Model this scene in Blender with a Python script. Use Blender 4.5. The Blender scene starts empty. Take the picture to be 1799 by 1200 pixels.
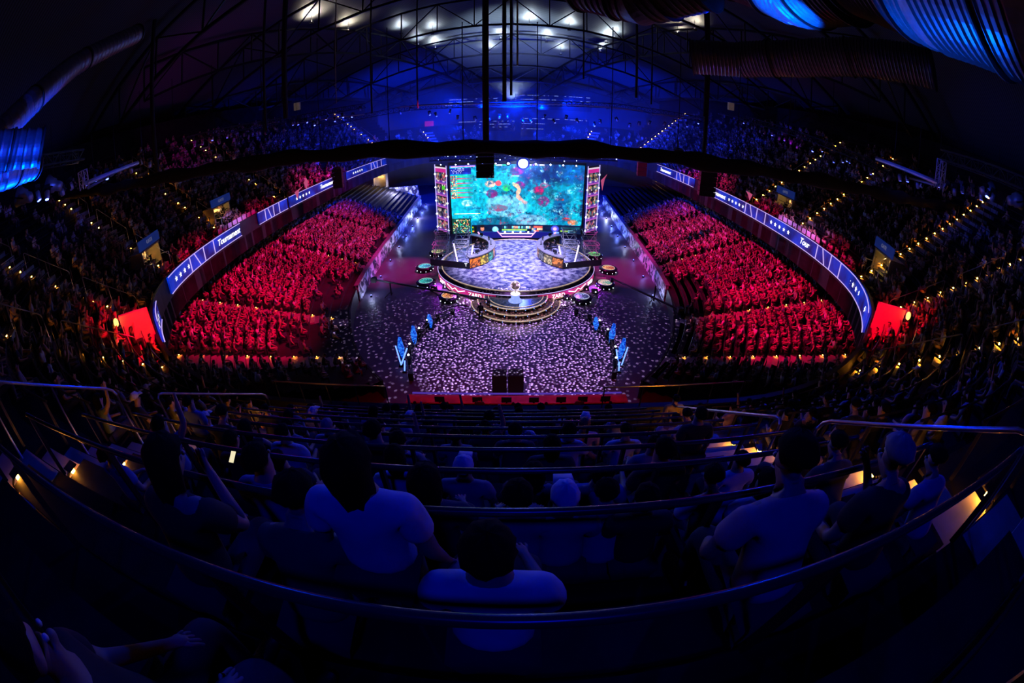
import bpy, math, random
import numpy as np
from mathutils import Vector, Matrix
random.seed(7); rng = np.random.default_rng(11)
C = bpy.context.scene.collection
SC = bpy.context.scene
H = 17.5                       # eye height above the arena floor
PI = math.pi

# ------------------------------------------------------------------ camera
cd = bpy.data.cameras.new('camera'); cam = bpy.data.objects.new('camera', cd); C.objects.link(cam)
cam.location = (0, 0, H); cam.rotation_euler = (math.radians(90 - 31), 0, 0)
cd.type = 'PANO'; cd.sensor_fit = 'HORIZONTAL'; cd.sensor_width = 36; cd.clip_start = 0.05; cd.clip_end = 400
cd.panorama_type = 'FISHEYE_EQUISOLID'; cd.fisheye_lens = 15.0; cd.fisheye_fov = math.radians(230)
SC.camera = cam

# ------------------------------------------------------------------ world, exposure
w = bpy.data.worlds.new('world'); SC.world = w; w.use_nodes = True
w.node_tree.nodes['Background'].inputs[0].default_value = (0.04, 0.03, 0.3, 1)
w.node_tree.nodes['Background'].inputs[1].default_value = 0.004
SC.view_settings.view_transform = 'Standard'; SC.view_settings.look = 'None'
SC.view_settings.gamma = 1; SC.view_settings.use_curve_mapping = False
SC.view_settings.exposure = 0.0
cy = SC.cycles
cy.max_bounces = 1; cy.diffuse_bounces = 0; cy.glossy_bounces = 2; cy.transmission_bounces = 2; cy.volume_bounces = 0
cy.transparent_max_bounces = 4; cy.caustics_reflective = False; cy.caustics_refractive = False
cy.sample_clamp_indirect = 2.0; cy.sample_clamp_direct = 0
cy.volume_step_rate = 4.0

# ------------------------------------------------------------------ lamps of the hall
def aim(o, tgt):
    d = Vector(tgt) - o.location
    o.rotation_euler = d.to_track_quat('-Z', 'Y').to_euler()
def spot(loc, tgt, col, energy, ang=60, blend=0.6, r=0.15):
    l = bpy.data.lights.new('stage_or_added_spot', 'SPOT'); l.color = col; l.energy = energy
    l.spot_size = math.radians(ang); l.spot_blend = blend; l.shadow_soft_size = r
    o = bpy.data.objects.new('stage_or_added_spot', l); C.objects.link(o); o.location = loc; aim(o, tgt); return o
def point(loc, col, energy, r=0.1):
    l = bpy.data.lights.new('lamp_light', 'POINT'); l.color = col; l.energy = energy; l.shadow_soft_size = r
    o = bpy.data.objects.new('lamp_light', l); C.objects.link(o); o.location = loc; return o
RED = (1.0, 0.0, 0.10); PINK = (1.0, 0.02, 0.30); BLUE = (0.0, 0.02, 1.0); LAV = (0.72, 0.52, 1.0)
# red wash on the side stands
for s in (-1, 1):
    spot((s*4, 22, H+4), (s*22, 25, H-13), RED, 36000, 40, 0.7)
    spot((s*3, 34, H+4), (s*22, 36, H-13), (1.0, 0.0, 0.15), 36000, 40, 0.7)
    spot((s*3, 41, H+4), (s*23, 50, H-13), PINK, 38000, 44, 0.7)
    spot((s*8, 30, H+3), (s*17.5, 12.5, H-6.8), RED, 9000, 12, 0.5)
    spot((s*5, 46, H+1.5), (s*13, 45, 0), (0.9, 0.01, 0.32), 22000, 30, 0.8)
    spot((s*2, 40, H+6), (s*4, 30, 0), (0.35, 0.02, 0.8), 2200, 60, 0.9)
    spot((s*8, 70, H+2), (s*30, 95, H-6), BLUE, 60000, 110, 0.8)
    spot((s*2, 62, H+1), (s*17, 66, H-16), BLUE, 34000, 40, 0.8)
    spot((s*3, 64, H-3), (s*17, 90, 7), BLUE, 30000, 60, 0.9)
    spot((s*7, 60, H-2), (s*26, 62, H-4), BLUE, 22000, 80, 0.8)
# blue wash over the stage, the roof and the camera's own stand
spot((0.4, 58, H+1), (0.4, 88, H-2), BLUE, 52000, 130, 0.8)
spot((-3, 38, H+3), (0.4, 44, H-16), (0.55, 0.48, 1.0), 32000, 46, 0.6)
spot((4, 38, H+3), (0.4, 46, H-16), (0.45, 0.4, 1.0), 14000, 40, 0.6)
spot((0.6, -5, H+9), (0.3, 2.2, H-3), (0.0, 0.008, 1.0), 900, 42, 0.8, 0.5)
spot((0, 26, H+7), (0, 3, H-3), (0.0, 0.01, 1.0), 1100, 70, 0.8, 0.5)
spot((-12, 20, H+6), (-1, 1, H-2), (0.0, 0.03, 1.0), 2800, 46, 0.8, 0.4)
spot((14, 20, H+6), (3, 1, H-2), (0.0, 0.02, 1.0), 5000, 60, 0.8, 0.4)

# projector throwing a field of soft specks over the arena floor
def gobo(loc, tgt, col, energy, ang, scale, thr):
    o = spot(loc, tgt, col, energy, ang, 0.25, 0.0)
    l = o.data; l.use_nodes = True; nt = l.node_tree; em = nt.nodes['Emission']
    tc = nt.nodes.new('ShaderNodeTexCoord'); sp = nt.nodes.new('ShaderNodeSeparateXYZ'); nt.links.new(tc.outputs['Normal'], sp.inputs[0])
    dx = nt.nodes.new('ShaderNodeMath'); dx.operation = 'DIVIDE'; dy = nt.nodes.new('ShaderNodeMath'); dy.operation = 'DIVIDE'
    nt.links.new(sp.outputs[0], dx.inputs[0]); nt.links.new(sp.outputs[2], dx.inputs[1])
    nt.links.new(sp.outputs[1], dy.inputs[0]); nt.links.new(sp.outputs[2], dy.inputs[1])
    cb = nt.nodes.new('ShaderNodeCombineXYZ'); nt.links.new(dx.outputs[0], cb.inputs[0]); nt.links.new(dy.outputs[0], cb.inputs[1])
    vo = nt.nodes.new('ShaderNodeTexVoronoi'); vo.voronoi_dimensions = '2D'; vo.inputs['Scale'].default_value = scale; vo.inputs['Randomness'].default_value = 1
    nt.links.new(cb.outputs[0], vo.inputs['Vector'])
    mr = nt.nodes.new('ShaderNodeMapRange'); mr.inputs['From Min'].default_value = thr*0.72; mr.inputs['From Max'].default_value = thr
    mr.inputs['To Min'].default_value = 1; mr.inputs['To Max'].default_value = 0.004
    nt.links.new(vo.outputs['Distance'], mr.inputs['Value'])
    mu = nt.nodes.new('ShaderNodeMath'); mu.operation = 'MULTIPLY'
    hv = nt.nodes.new('ShaderNodeSeparateColor'); nt.links.new(vo.outputs['Color'], hv.inputs[0])
    nt.links.new(mr.outputs[0], mu.inputs[0]); nt.links.new(hv.outputs[0], mu.inputs[1]); nt.links.new(mu.outputs[0], em.inputs['Strength'])
    return o
gobo((0.3, 24, H+5), (0.3, 28.5, 0), LAV, 250000, 44, 84, 0.33)
gobo((-9, 34, H+4), (-7.5, 30, 0), LAV, 34000, 46, 40, 0.22)
gobo((9, 34, H+4), (7.5, 30, 0), LAV, 34000, 46, 40, 0.22)

# ------------------------------------------------------------------ materials
MATS = {}
def rgba(c): return (c[0], c[1], c[2], 1)
def mat(name, col, rough=0.7, metal=0.0, noise=0.0, nscale=3.0, col2=None, bump=0.0, spec=0.5, em=None, es=0.0):
    if name in MATS: return MATS[name]
    m = bpy.data.materials.new(name); m.use_nodes = True; nt = m.node_tree; b = nt.nodes['Principled BSDF']
    b.inputs['Base Color'].default_value = rgba(col); b.inputs['Roughness'].default_value = rough
    b.inputs['Metallic'].default_value = metal; b.inputs['Specular IOR Level'].default_value = spec
    if noise or col2:
        tc = nt.nodes.new('ShaderNodeTexCoord'); n = nt.nodes.new('ShaderNodeTexNoise'); n.inputs['Scale'].default_value = nscale; n.inputs['Detail'].default_value = 2
        nt.links.new(tc.outputs['Object'], n.inputs['Vector'])
        r = nt.nodes.new('ShaderNodeValToRGB'); nt.links.new(n.outputs['Fac'], r.inputs[0])
        c2 = col2 or tuple(x*(1-noise) for x in col)
        r.color_ramp.elements[0].position = 0.35; r.color_ramp.elements[1].position = 0.65
        r.color_ramp.elements[0].color = rgba(c2); r.color_ramp.elements[1].color = rgba(col)
        nt.links.new(r.outputs[0], b.inputs['Base Color'])
        if bump:
            bp = nt.nodes.new('ShaderNodeBump'); bp.inputs['Strength'].default_value = bump; nt.links.new(n.outputs['Fac'], bp.inputs['Height']); nt.links.new(bp.outputs[0], b.inputs['Normal'])
    if em:
        b.inputs['Emission Color'].default_value = rgba(em); b.inputs['Emission Strength'].default_value = es
    MATS[name] = m; return m
def glow(name, col, s):
    m = mat(name, (0.02, 0.02, 0.02), 0.5, em=col, es=s)
    return m
concrete = mat('dark_concrete', (0.03, 0.027, 0.03), 0.8, noise=0.4, nscale=0.8)
upconc = mat('terrace_concrete', (0.016, 0.015, 0.018), 0.95, spec=.08, noise=0.5, nscale=1.1)
blackm = mat('matt_black', (0.012, 0.012, 0.014), 0.6, noise=0.4, nscale=2)
blackg = mat('gloss_black', (0.01, 0.01, 0.012), 0.18, noise=0.2)
cloth_black = mat('black_drape', (0.006, 0.006, 0.007), 0.95, noise=0.4, nscale=3, bump=0.3)
pipem = mat('pale_pipe', (.8, .8, .82), .35, .2, noise=.1)
steel = mat('brushed_steel', (0.5, 0.5, 0.52), 0.28, 1.0, noise=0.15, nscale=8)
darksteel = mat('dark_steel', (0.03, 0.03, 0.035), 0.4, 0.6, noise=0.3, nscale=4)
benchm = mat('dark_bench', (0.012, 0.011, 0.016), 0.6, spec=.15, noise=0.3, nscale=6)
railm = mat('dark_rail', (0.05, 0.05, 0.06), 0.25, 0.3, noise=0.2, nscale=6)
gold = mat('glowing_gold_trim', (0.8, 0.6, 0.4), 0.25, 1.0, noise=0.2, nscale=5, em=(1.0, .72, .5), es=.45)  # faint emission added so the gold edges look lit
bronze = mat('bronze_fascia', (0.16, 0.07, 0.04), 0.35, 0.6, noise=0.3, nscale=3)
beige = mat('beige_panel', (0.42, 0.34, 0.24), 0.8, noise=0.2, nscale=2)
white = mat('white_paint', (0.8, 0.8, 0.8), 0.5, noise=0.08)
ductm = mat('galvanised_duct', (0.22, 0.22, 0.25), 0.4, 0.6, noise=0.2, nscale=6)
deskm = mat('stone_desk_top', (0.45, 0.42, 0.42), 0.4, noise=0.3, nscale=3)
lampw = glow('lamp_white', (0.75, 0.8, 1.0), 5)
lampb = glow('lamp_blue', (0.08, 0.12, 1.0), 14)
lampy = glow('step_lamp', (1.0, 0.62, 0.16), 20)
neon = glow('lavender_tube', (0.62, 0.5, 1.0), 3.0)
neonp = glow('pink_tube', (1.0, 0.35, 0.75), 2.0)
ledw = glow('led_border', (0.6, 0.45, 1.0), 1.0)
ledtx = glow('led_lettering', (0.9, 0.9, 1.0), 2.2)
dimtx = glow('dim_sign_lettering', (0.35, 0.35, 0.55), 0.35)
amber = glow('amber_wall_light', (1.0, 0.55, 0.12), 2.5)

# ------------------------------------------------------------------ mesh helpers
class MB:
    def __init__(s): s.v = []; s.f = []; s.m = []
    def add(s, vs, fs, mi=0):
        o = len(s.v); s.v += [tuple(x) for x in vs]; s.f += [tuple(i+o for i in f) for f in fs]; s.m += [mi]*len(fs)
    def box(s, c, d, rz=0, mi=0, rx=0, ry=0):
        hx, hy, hz = d[0]/2, d[1]/2, d[2]/2
        R = Matrix.Rotation(rz, 3, 'Z') @ Matrix.Rotation(ry, 3, 'Y') @ Matrix.Rotation(rx, 3, 'X')
        vs = [Vector(c) + R @ Vector((x*hx, y*hy, z*hz)) for x in (-1, 1) for y in (-1, 1) for z in (-1, 1)]
        s.add(vs, [(0,1,3,2),(4,6,7,5),(0,4,5,1),(2,3,7,6),(0,2,6,4),(1,5,7,3)], mi)
    def bar(s, a, b, t, mi=0, w=None):
        a, b = Vector(a), Vector(b); d = b-a; L = d.length
        if L < 1e-6: return
        R = d.to_track_quat('X', 'Z').to_matrix(); w = w or t
        vs = [(a+b)/2 + R @ Vector((x*L/2, y*w/2, z*t/2)) for x in (-1, 1) for y in (-1, 1) for z in (-1, 1)]
        s.add(vs, [(0,1,3,2),(4,6,7,5),(0,4,5,1),(2,3,7,6),(0,2,6,4),(1,5,7,3)], mi)
    def tube(s, pts, r, n=8, mi=0, closed=False):
        pts = [Vector(p) for p in pts]; k = len(pts); rs = r if isinstance(r, (list, tuple)) else [r]*k; o = len(s.v)
        up = Vector((0, 0, 1)); 
        for i, p in enumerate(pts):
            a = pts[(i-1) % k] if (closed or i > 0) else p; b = pts[(i+1) % k] if (closed or i < k-1) else p
            t = (b-a).normalized(); u = t.cross(up)
            if u.length < 1e-3: u = t.cross(Vector((0, 1, 0)))
            u.normalize(); v = u.cross(t)
            for j in range(n):
                an = 2*PI*j/n; s.v.append(tuple(p + (u*math.cos(an) + v*math.sin(an))*rs[i]))
        for i in range(k if closed else k-1):
            for j in range(n):
                i2 = (i+1) % k; s.f.append((o+i*n+j, o+i*n+(j+1) % n, o+i2*n+(j+1) % n, o+i2*n+j)); s.m.append(mi)
        if not closed:
            s.f.append(tuple(o+j for j in range(n))); s.m.append(mi); s.f.append(tuple(o+(k-1)*n+j for j in reversed(range(n)))); s.m.append(mi)
    def lathe(s, prof, c=(0, 0, 0), n=32, mi=0, a0=0, a1=2*PI):
        o = len(s.v); full = abs(a1-a0-2*PI) < 1e-6; cols = n if full else n+1
        for i in range(cols):
            a = a0+(a1-a0)*i/n
            for (r, z) in prof: s.v.append((c[0]+r*math.cos(a), c[1]+r*math.sin(a), c[2]+z))
        k = len(prof)
        for i in range(n):
            i2 = (i+1) % cols
            for j in range(k-1): s.f.append((o+i*k+j, o+i2*k+j, o+i2*k+j+1, o+i*k+j+1)); s.m.append(mi)
    def disc(s, c, r, n=32, mi=0, ry=None):
        o = len(s.v); ry = ry or r
        for i in range(n): s.v.append((c[0]+r*math.cos(2*PI*i/n), c[1]+ry*math.sin(2*PI*i/n), c[2]))
        s.f.append(tuple(range(o, o+n))); s.m.append(mi)
    def sphere(s, c, r, n=10, m=6, mi=0, sc=(1, 1, 1)):
        o = len(s.v)
        for i in range(1, m):
            for j in range(n):
                a = PI*i/m; b = 2*PI*j/n; s.v.append((c[0]+r*sc[0]*math.sin(a)*math.cos(b), c[1]+r*sc[1]*math.sin(a)*math.sin(b), c[2]+r*sc[2]*math.cos(a)))
        s.v.append((c[0], c[1], c[2]+r*sc[2])); s.v.append((c[0], c[1], c[2]-r*sc[2])); T = len(s.v)-2; B = T+1
        for i in range(m-2):
            for j in range(n): s.f.append((o+i*n+j, o+(i+1)*n+j, o+(i+1)*n+(j+1) % n, o+i*n+(j+1) % n)); s.m.append(mi)
        for j in range(n):
            s.f.append((T, o+j, o+(j+1) % n)); s.m.append(mi); s.f.append((B, o+(m-2)*n+(j+1) % n, o+(m-2)*n+j)); s.m.append(mi)
    def mesh(s, name, smooth=False):
        me = bpy.data.meshes.new(name); me.from_pydata(s.v, [], s.f)
        me.polygons.foreach_set('material_index', s.m)
        if smooth: me.polygons.foreach_set('use_smooth', [True]*len(s.f))
        me.update(); return me
    def build(s, name, mats, parent=None, smooth=False, loc=None):
        me = s.mesh(name, smooth); mats = mats if isinstance(mats, (list, tuple)) else [mats]
        for m in mats: me.materials.append(m)
        o = bpy.data.objects.new(name, me); C.objects.link(o)
        if parent: o.parent = parent
        if loc: o.location = loc
        return o
def build_each(mb, name, m, parent):
    """one part per loose piece of the collected mesh"""
    import collections
    par = list(range(len(mb.v)))
    def find(i):
        while par[i] != i: par[i] = par[par[i]]; i = par[i]
        return i
    for f in mb.f:
        r = find(f[0])
        for i in f[1:]: par[find(i)] = r
    G = collections.OrderedDict()
    for f in mb.f: G.setdefault(find(f[0]), []).append(f)
    for fs in G.values():
        ids = sorted({i for f in fs for i in f}); mp = {i: k for k, i in enumerate(ids)}; q = MB()
        q.add([mb.v[i] for i in ids], [tuple(mp[i] for i in f) for f in fs]); q.build(name, m, parent)
def tag(o, label=None, cat=None, group=None, kind=None):
    if label: o['label'] = label
    if cat: o['category'] = cat
    if group: o['group'] = group
    if kind: o['kind'] = kind
    return o
def empty(name, loc, label, cat, group=None, rz=0):
    o = bpy.data.objects.new(name, None); C.objects.link(o); o.location = loc; o.rotation_euler = (0, 0, rz); o.empty_display_size = 0.2
    return tag(o, label, cat, group)
def copy_tree(o, parent=None):
    c = o.copy(); C.objects.link(c); c.parent = parent
    if parent: c.matrix_parent_inverse = o.matrix_parent_inverse
    for ch in KIDS.get(o.name, []): copy_tree(ch, c)
    return c
KIDS = {}
def reg(o):
    KIDS[o.name] = list(o.children)
    for ch in o.children: KIDS[ch.name] = list(ch.children)
ORD = ['first','second','third','fourth','fifth','sixth','seventh','eighth','ninth','tenth','eleventh','twelfth','thirteenth','fourteenth','fifteenth','sixteenth','seventeenth','eighteenth','nineteenth','twentieth','twenty-first','twenty-second']

# text without bpy.ops
def text(body, size, m, parent, name='lettering', loc=(0, 0, 0), rot=(0, 0, 0), extrude=0.01, shear=0.0):
    cu = bpy.data.curves.new(name, 'FONT'); cu.body = body; cu.size = size; cu.extrude = extrude; cu.align_x = 'CENTER'; cu.align_y = 'CENTER'; cu.shear = shear
    t = bpy.data.objects.new(name+'_tmp', cu); C.objects.link(t)
    bpy.context.view_layer.update()
    dg = bpy.context.evaluated_depsgraph_get(); me = bpy.data.meshes.new_from_object(t.evaluated_get(dg))
    bpy.data.objects.remove(t); bpy.data.curves.remove(cu)
    me.materials.clear(); me.materials.append(m)
    o = bpy.data.objects.new(name, me); C.objects.link(o); o.location = loc; o.rotation_euler = rot
    if parent: o.parent = parent
    return o

# ------------------------------------------------------------------ bowl curves
class Curve2:
    def __init__(s, half, step=1.0, mirror=True):
        pts = [(-x, y) for x, y in reversed(half[1:])] + list(half) if mirror else list(half)
        P = [Vector((x, y)) for x, y in pts]
        # two rounds of corner cutting
        for _ in range(2):
            Q = [P[0]]
            for a, b in zip(P[:-1], P[1:]): Q += [a*0.75+b*0.25, a*0.25+b*0.75]
            Q.append(P[-1]); P = Q
        s.P = P; L = [0]
        for a, b in zip(P[:-1], P[1:]): L.append(L[-1]+(b-a).length)
        mid = min(range(len(P)), key=lambda i: abs(P[i].x)+P[i].y*0.01) if mirror else 0
        s.L = [l-(L[-1]/2 if mirror else 0) for l in L]
        s.min, s.max = s.L[0], s.L[-1]
    def at(s, t):
        t = max(s.min, min(s.max, t)); L = s.L
        lo, hi = 0, len(L)-1
        while hi-lo > 1:
            m = (lo+hi)//2
            if L[m] <= t: lo = m
            else: hi = m
        k = (t-L[lo])/max(1e-9, L[hi]-L[lo]); p = s.P[lo].lerp(s.P[hi], k)
        a = s.P[max(0, lo-1)]; b = s.P[min(len(s.P)-1, hi+1)]; d = (b-a).normalized()
        return p, Vector((d.y, -d.x))          # outward normal (s runs left to right seen from the end stand)
    def pt(s, t, off, z):
        p, n = s.at(t); return Vector((p.x+n.x*off, p.y+n.y*off, z))
UP = Curve2([(0, 8.4), (4, 8.4), (8.6, 8.5), (13, 10.2), (17.2, 12.8), (20.2, 16.0), (22.3, 20), (23.4, 27), (23.5, 36), (23, 48), (22.4, 58), (21.4, 68), (19.5, 77), (13, 84), (5, 86.5)])
# outward check: at the middle the outward normal must point to -y
LO_R = Curve2([(8.6, 21.6), (11.0, 24.2), (13.3, 28.5), (15.2, 34), (16, 41), (16.4, 50), (16.8, 60), (17.3, 70), (18, 82)], mirror=False)
UT, UR, UZ = 0.8, 0.6, H-7.91      # tread, riser, front tread height
LT, LR, LZ = 0.8, 0.29, H-16.0
NU, NL = 18, 17
def lo_pt(side, t, off, z):
    p = LO_R.pt(t, off, z); return Vector((side*p.x, p.y, z))
def samples(a, b, step):
    n = max(1, int(math.ceil((b-a)/step))); return [a+(b-a)*i/n for i in range(n+1)]
def terrace(fn, a, b, nrow, t, r, z0, name, back=0.0, nfun=None):
    mb = MB(); ss = samples(a, b, 1.2); cols = len(ss); prof = [(0, z0-1.3)]
    for m in range(nrow): prof += [(m*t, z0+m*r), ((m+1)*t, z0+m*r)]
    prof.append((nrow*t, z0+nrow*r+back))
    for x in ss:
        for off, z in prof: mb.v.append(tuple(fn(x, off, z)))
    k = len(prof)
    for i in range(cols-1):
        for j in range(k-1): mb.f.append((i*k+j, (i+1)*k+j, (i+1)*k+j+1, i*k+j+1)); mb.m.append(0)
    return mb
usplit = UP.max-16
tb = terrace(UP.pt, -usplit, usplit, NU, UT, UR, UZ, 'x', back=3.0)
tag(tb.build('floor_upper_terrace', upconc), 'dark stepped concrete terrace of the upper tier', kind='structure')
for a, b in ((UP.min, -usplit), (usplit, UP.max)):
    tb = terrace(UP.pt, a, b, 8, UT, UR, UZ, 'x', back=1.0)
    tag(tb.build('floor_upper_terrace', upconc), 'dark stepped concrete terrace of the upper tier at the far end', kind='structure')
for side, nm in ((-1, 'left'), (1, 'right')):
    tb = terrace(lambda s_, o_, z_: lo_pt(side, s_, o_, z_), LO_R.min, LO_R.max, NL, LT, LR, LZ, 'x', back=3.4)
    tag(tb.build('floor_lower_terrace_'+nm, concrete), 'dark stepped concrete terrace of the %s lower tier' % nm, kind='structure')
# soffit and back wall under the balcony
mb = MB(); ss = samples(UP.min, UP.max, 1.5)
for x in ss:
    mb.v += [tuple(UP.pt(x, 0, UZ-1.3)), tuple(UP.pt(x, 8.6, UZ-0.6))]
for i in range(len(ss)-1): mb.f.append((2*i, 2*i+1, 2*i+3, 2*i+2)); mb.m.append(0)
tag(mb.build('wall_balcony_soffit', blackm), kind='structure')
# arena floor
def floor_mat():
    m = bpy.data.materials.new('arena_floor'); m.use_nodes = True; nt = m.node_tree; b = nt.nodes['Principled BSDF']
    tc = nt.nodes.new('ShaderNodeTexCoord'); n = nt.nodes.new('ShaderNodeTexNoise'); n.inputs['Scale'].default_value = 0.35
    nt.links.new(tc.outputs['Object'], n.inputs['Vector']); r = nt.nodes.new('ShaderNodeValToRGB'); nt.links.new(n.outputs['Fac'], r.inputs[0])
    r.color_ramp.elements[0].color = (0.09, 0.06, 0.11, 1); r.color_ramp.elements[1].color = (0.15, 0.11, 0.17, 1)
    nt.links.new(r.outputs[0], b.inputs['Base Color']); b.inputs['Roughness'].default_value = 0.5; b.inputs['Specular IOR Level'].default_value = 0.3
    return m
mb = MB(); mb.box((0, 55, -0.1), (90, 120, 0.2)); tag(mb.build('floor', floor_mat()), kind='structure')

# roof: ribbed metal deck on a shallow double curve
def roofz(x, y): return H + 20 - 0.0035*(y-35)**2 - 0.0065*x*x
def roof_mat():
    m = bpy.data.materials.new('roof_deck'); m.use_nodes = True; nt = m.node_tree; b = nt.nodes['Principled BSDF']
    tc = nt.nodes.new('ShaderNodeTexCoord'); wv = nt.nodes.new('ShaderNodeTexWave'); wv.bands_direction = 'Y'; wv.inputs['Scale'].default_value = 1.1; wv.inputs['Distortion'].default_value = 0
    nt.links.new(tc.outputs['Object'], wv.inputs['Vector']); r = nt.nodes.new('ShaderNodeValToRGB'); nt.links.new(wv.outputs['Fac'], r.inputs[0])
    r.color_ramp.elements[0].position = 0.1; r.color_ramp.elements[1].position = 0.35
    r.color_ramp.elements[0].color = (0.025, 0.027, 0.03, 1); r.color_ramp.elements[1].color = (0.11, 0.115, 0.125, 1)
    nt.links.new(r.outputs[0], b.inputs['Base Color']); b.inputs['Roughness'].default_value = 0.6
    return m
mb = MB(); nx, ny = 30, 34
for i in range(nx+1):
    for j in range(ny+1):
        x = -62+124*i/nx; y = -22+126*j/ny; mb.v.append((x, y, max(roofz(x, y), H+2)))
for i in range(nx):
    for j in range(ny): a = i*(ny+1)+j; mb.f.append((a, a+1, a+ny+2, a+ny+1)); mb.m.append(0)
tag(mb.build('ceiling', roof_mat(), smooth=True), kind='structure')
# outer walls
mb = MB(); mb.box((0, 104, H-3), (130, 0.6, 40)); tag(mb.build('wall_far', mat('far_wall', (0.10, 0.10, 0.12), 0.8, noise=0.3, nscale=0.3)), kind='structure')
for s, nm in ((-1, 'left'), (1, 'right')):
    mb = MB(); mb.box((s*62, 40, H-2), (0.6, 130, 42)); tag(mb.build('wall_'+nm, mat('side_wall', (0.05, 0.05, 0.06), 0.85, noise=0.3, nscale=0.3)), kind='structure')
mb = MB(); mb.box((0, -22, H-2), (124, 0.6, 42)); tag(mb.build('wall_near', MATS['side_wall']), kind='structure')

# ------------------------------------------------------------------ view geometry (used to read positions off the photograph)
_P = math.radians(31); _F = 749.6
def ray(px, py):
    x = px-899.5; y = 600-py; r = math.hypot(x, y); t = 2*math.asin(min(1, r/(2*_F))); ux, uy = (x/r, y/r) if r > 1e-6 else (0, 0)
    f = math.cos(t); R = math.sin(t)*ux; U = math.sin(t)*uy
    return Vector((R, f*math.cos(_P)+U*math.sin(_P), U*math.cos(_P)-f*math.sin(_P)))
def pix(p):
    x, y, z = p[0], p[1], p[2]-H; n = math.sqrt(x*x+y*y+z*z); x /= n; y /= n; z /= n
    f = y*math.cos(_P)-z*math.sin(_P); U = y*math.sin(_P)+z*math.cos(_P); t = math.acos(max(-1, min(1, f))); r = 2*_F*math.sin(t/2); q = math.hypot(x, U) or 1
    return (899.5+r*x/q, 600-r*U/q)
def at_y(px, py, y): d = ray(px, py); k = y/d.y; return Vector((d.x*k, y, H+d.z*k))
def at_z(px, py, z): d = ray(px, py); k = (z-H)/d.z; return Vector((d.x*k, d.y*k, z))
def at_x(px, py, x): d = ray(px, py); k = x/d.x; return Vector((x, d.y*k, H+d.z*k))
def at_d(px, py, dist): return Vector((0, 0, H))+ray(px, py)*dist
def s_of(px, py, z=H-7.05):
    best = min(samples(UP.min, UP.max, 0.25), key=lambda s: (pix(UP.pt(s, 0, z))[0]-px)**2+(pix(UP.pt(s, 0, z))[1]-py)**2); return best

# ------------------------------------------------------------------ balcony fascia and LED ribbon boards
def wall_strip(fn, a, b, z0, z1, th, step=1.0, mi=0, mb=None):
    mb = mb or MB(); ss = samples(a, b, step); o = len(mb.v)
    for x in ss: mb.v += [tuple(fn(x, 0, z0)), tuple(fn(x, 0, z1)), tuple(fn(x, th, z1)), tuple(fn(x, th, z0))]
    for i in range(len(ss)-1):
        for j in range(4): mb.f.append((o+4*i+j, o+4*i+4+j, o+4*i+4+(j+1) % 4, o+4*i+(j+1) % 4)); mb.m.append(mi)
    mb.f += [(o, o+1, o+2, o+3), (len(mb.v)-4, len(mb.v)-3, len(mb.v)-2, len(mb.v)-1)]; mb.m += [mi, mi]
    return mb
sL, sR = s_of(262, 590), s_of(1545, 580)
mb = wall_strip(UP.pt, UP.min, sL, UZ-1.3, H-6.5, 0.18); wall_strip(UP.pt, sR, UP.max, UZ-1.3, H-6.5, 0.18, mb=mb); wall_strip(UP.pt, sL, sR, UZ-1.3, H-6.95, 0.18, mb=mb)
tag(mb.build('wall_balcony_fascia', blackm), kind='structure')
def led_mat():
    m = bpy.data.materials.new('led_board_face'); m.use_nodes = True; nt = m.node_tree; b = nt.nodes['Principled BSDF']
    b.inputs['Base Color'].default_value = (0.01, 0.01, 0.02, 1)
    tc = nt.nodes.new('ShaderNodeTexCoord'); n = nt.nodes.new('ShaderNodeTexNoise'); n.inputs['Scale'].default_value = 0.45; n.inputs['Detail'].default_value = 3
    nt.links.new(tc.outputs['Object'], n.inputs['Vector']); r = nt.nodes.new('ShaderNodeValToRGB'); nt.links.new(n.outputs['Fac'], r.inputs[0])
    e = r.color_ramp.elements; e[0].position = 0.4; e[0].color = (0.001, 0.001, 0.09, 1); e[1].position = 0.72; e[1].color = (0.0, 0.04, 0.75, 1)
    nt.links.new(r.outputs[0], b.inputs['Emission Color']); b.inputs['Emission Strength'].default_value = 1.0
    return m
ledface = led_mat()
def frame_at(s, off, z):
    p, n = UP.at(s); X = Vector((-n.y, n.x, 0)); return Vector((p.x+n.x*off, p.y+n.y*off, z)), X, Vector((n.x, n.y, 0))
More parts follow.
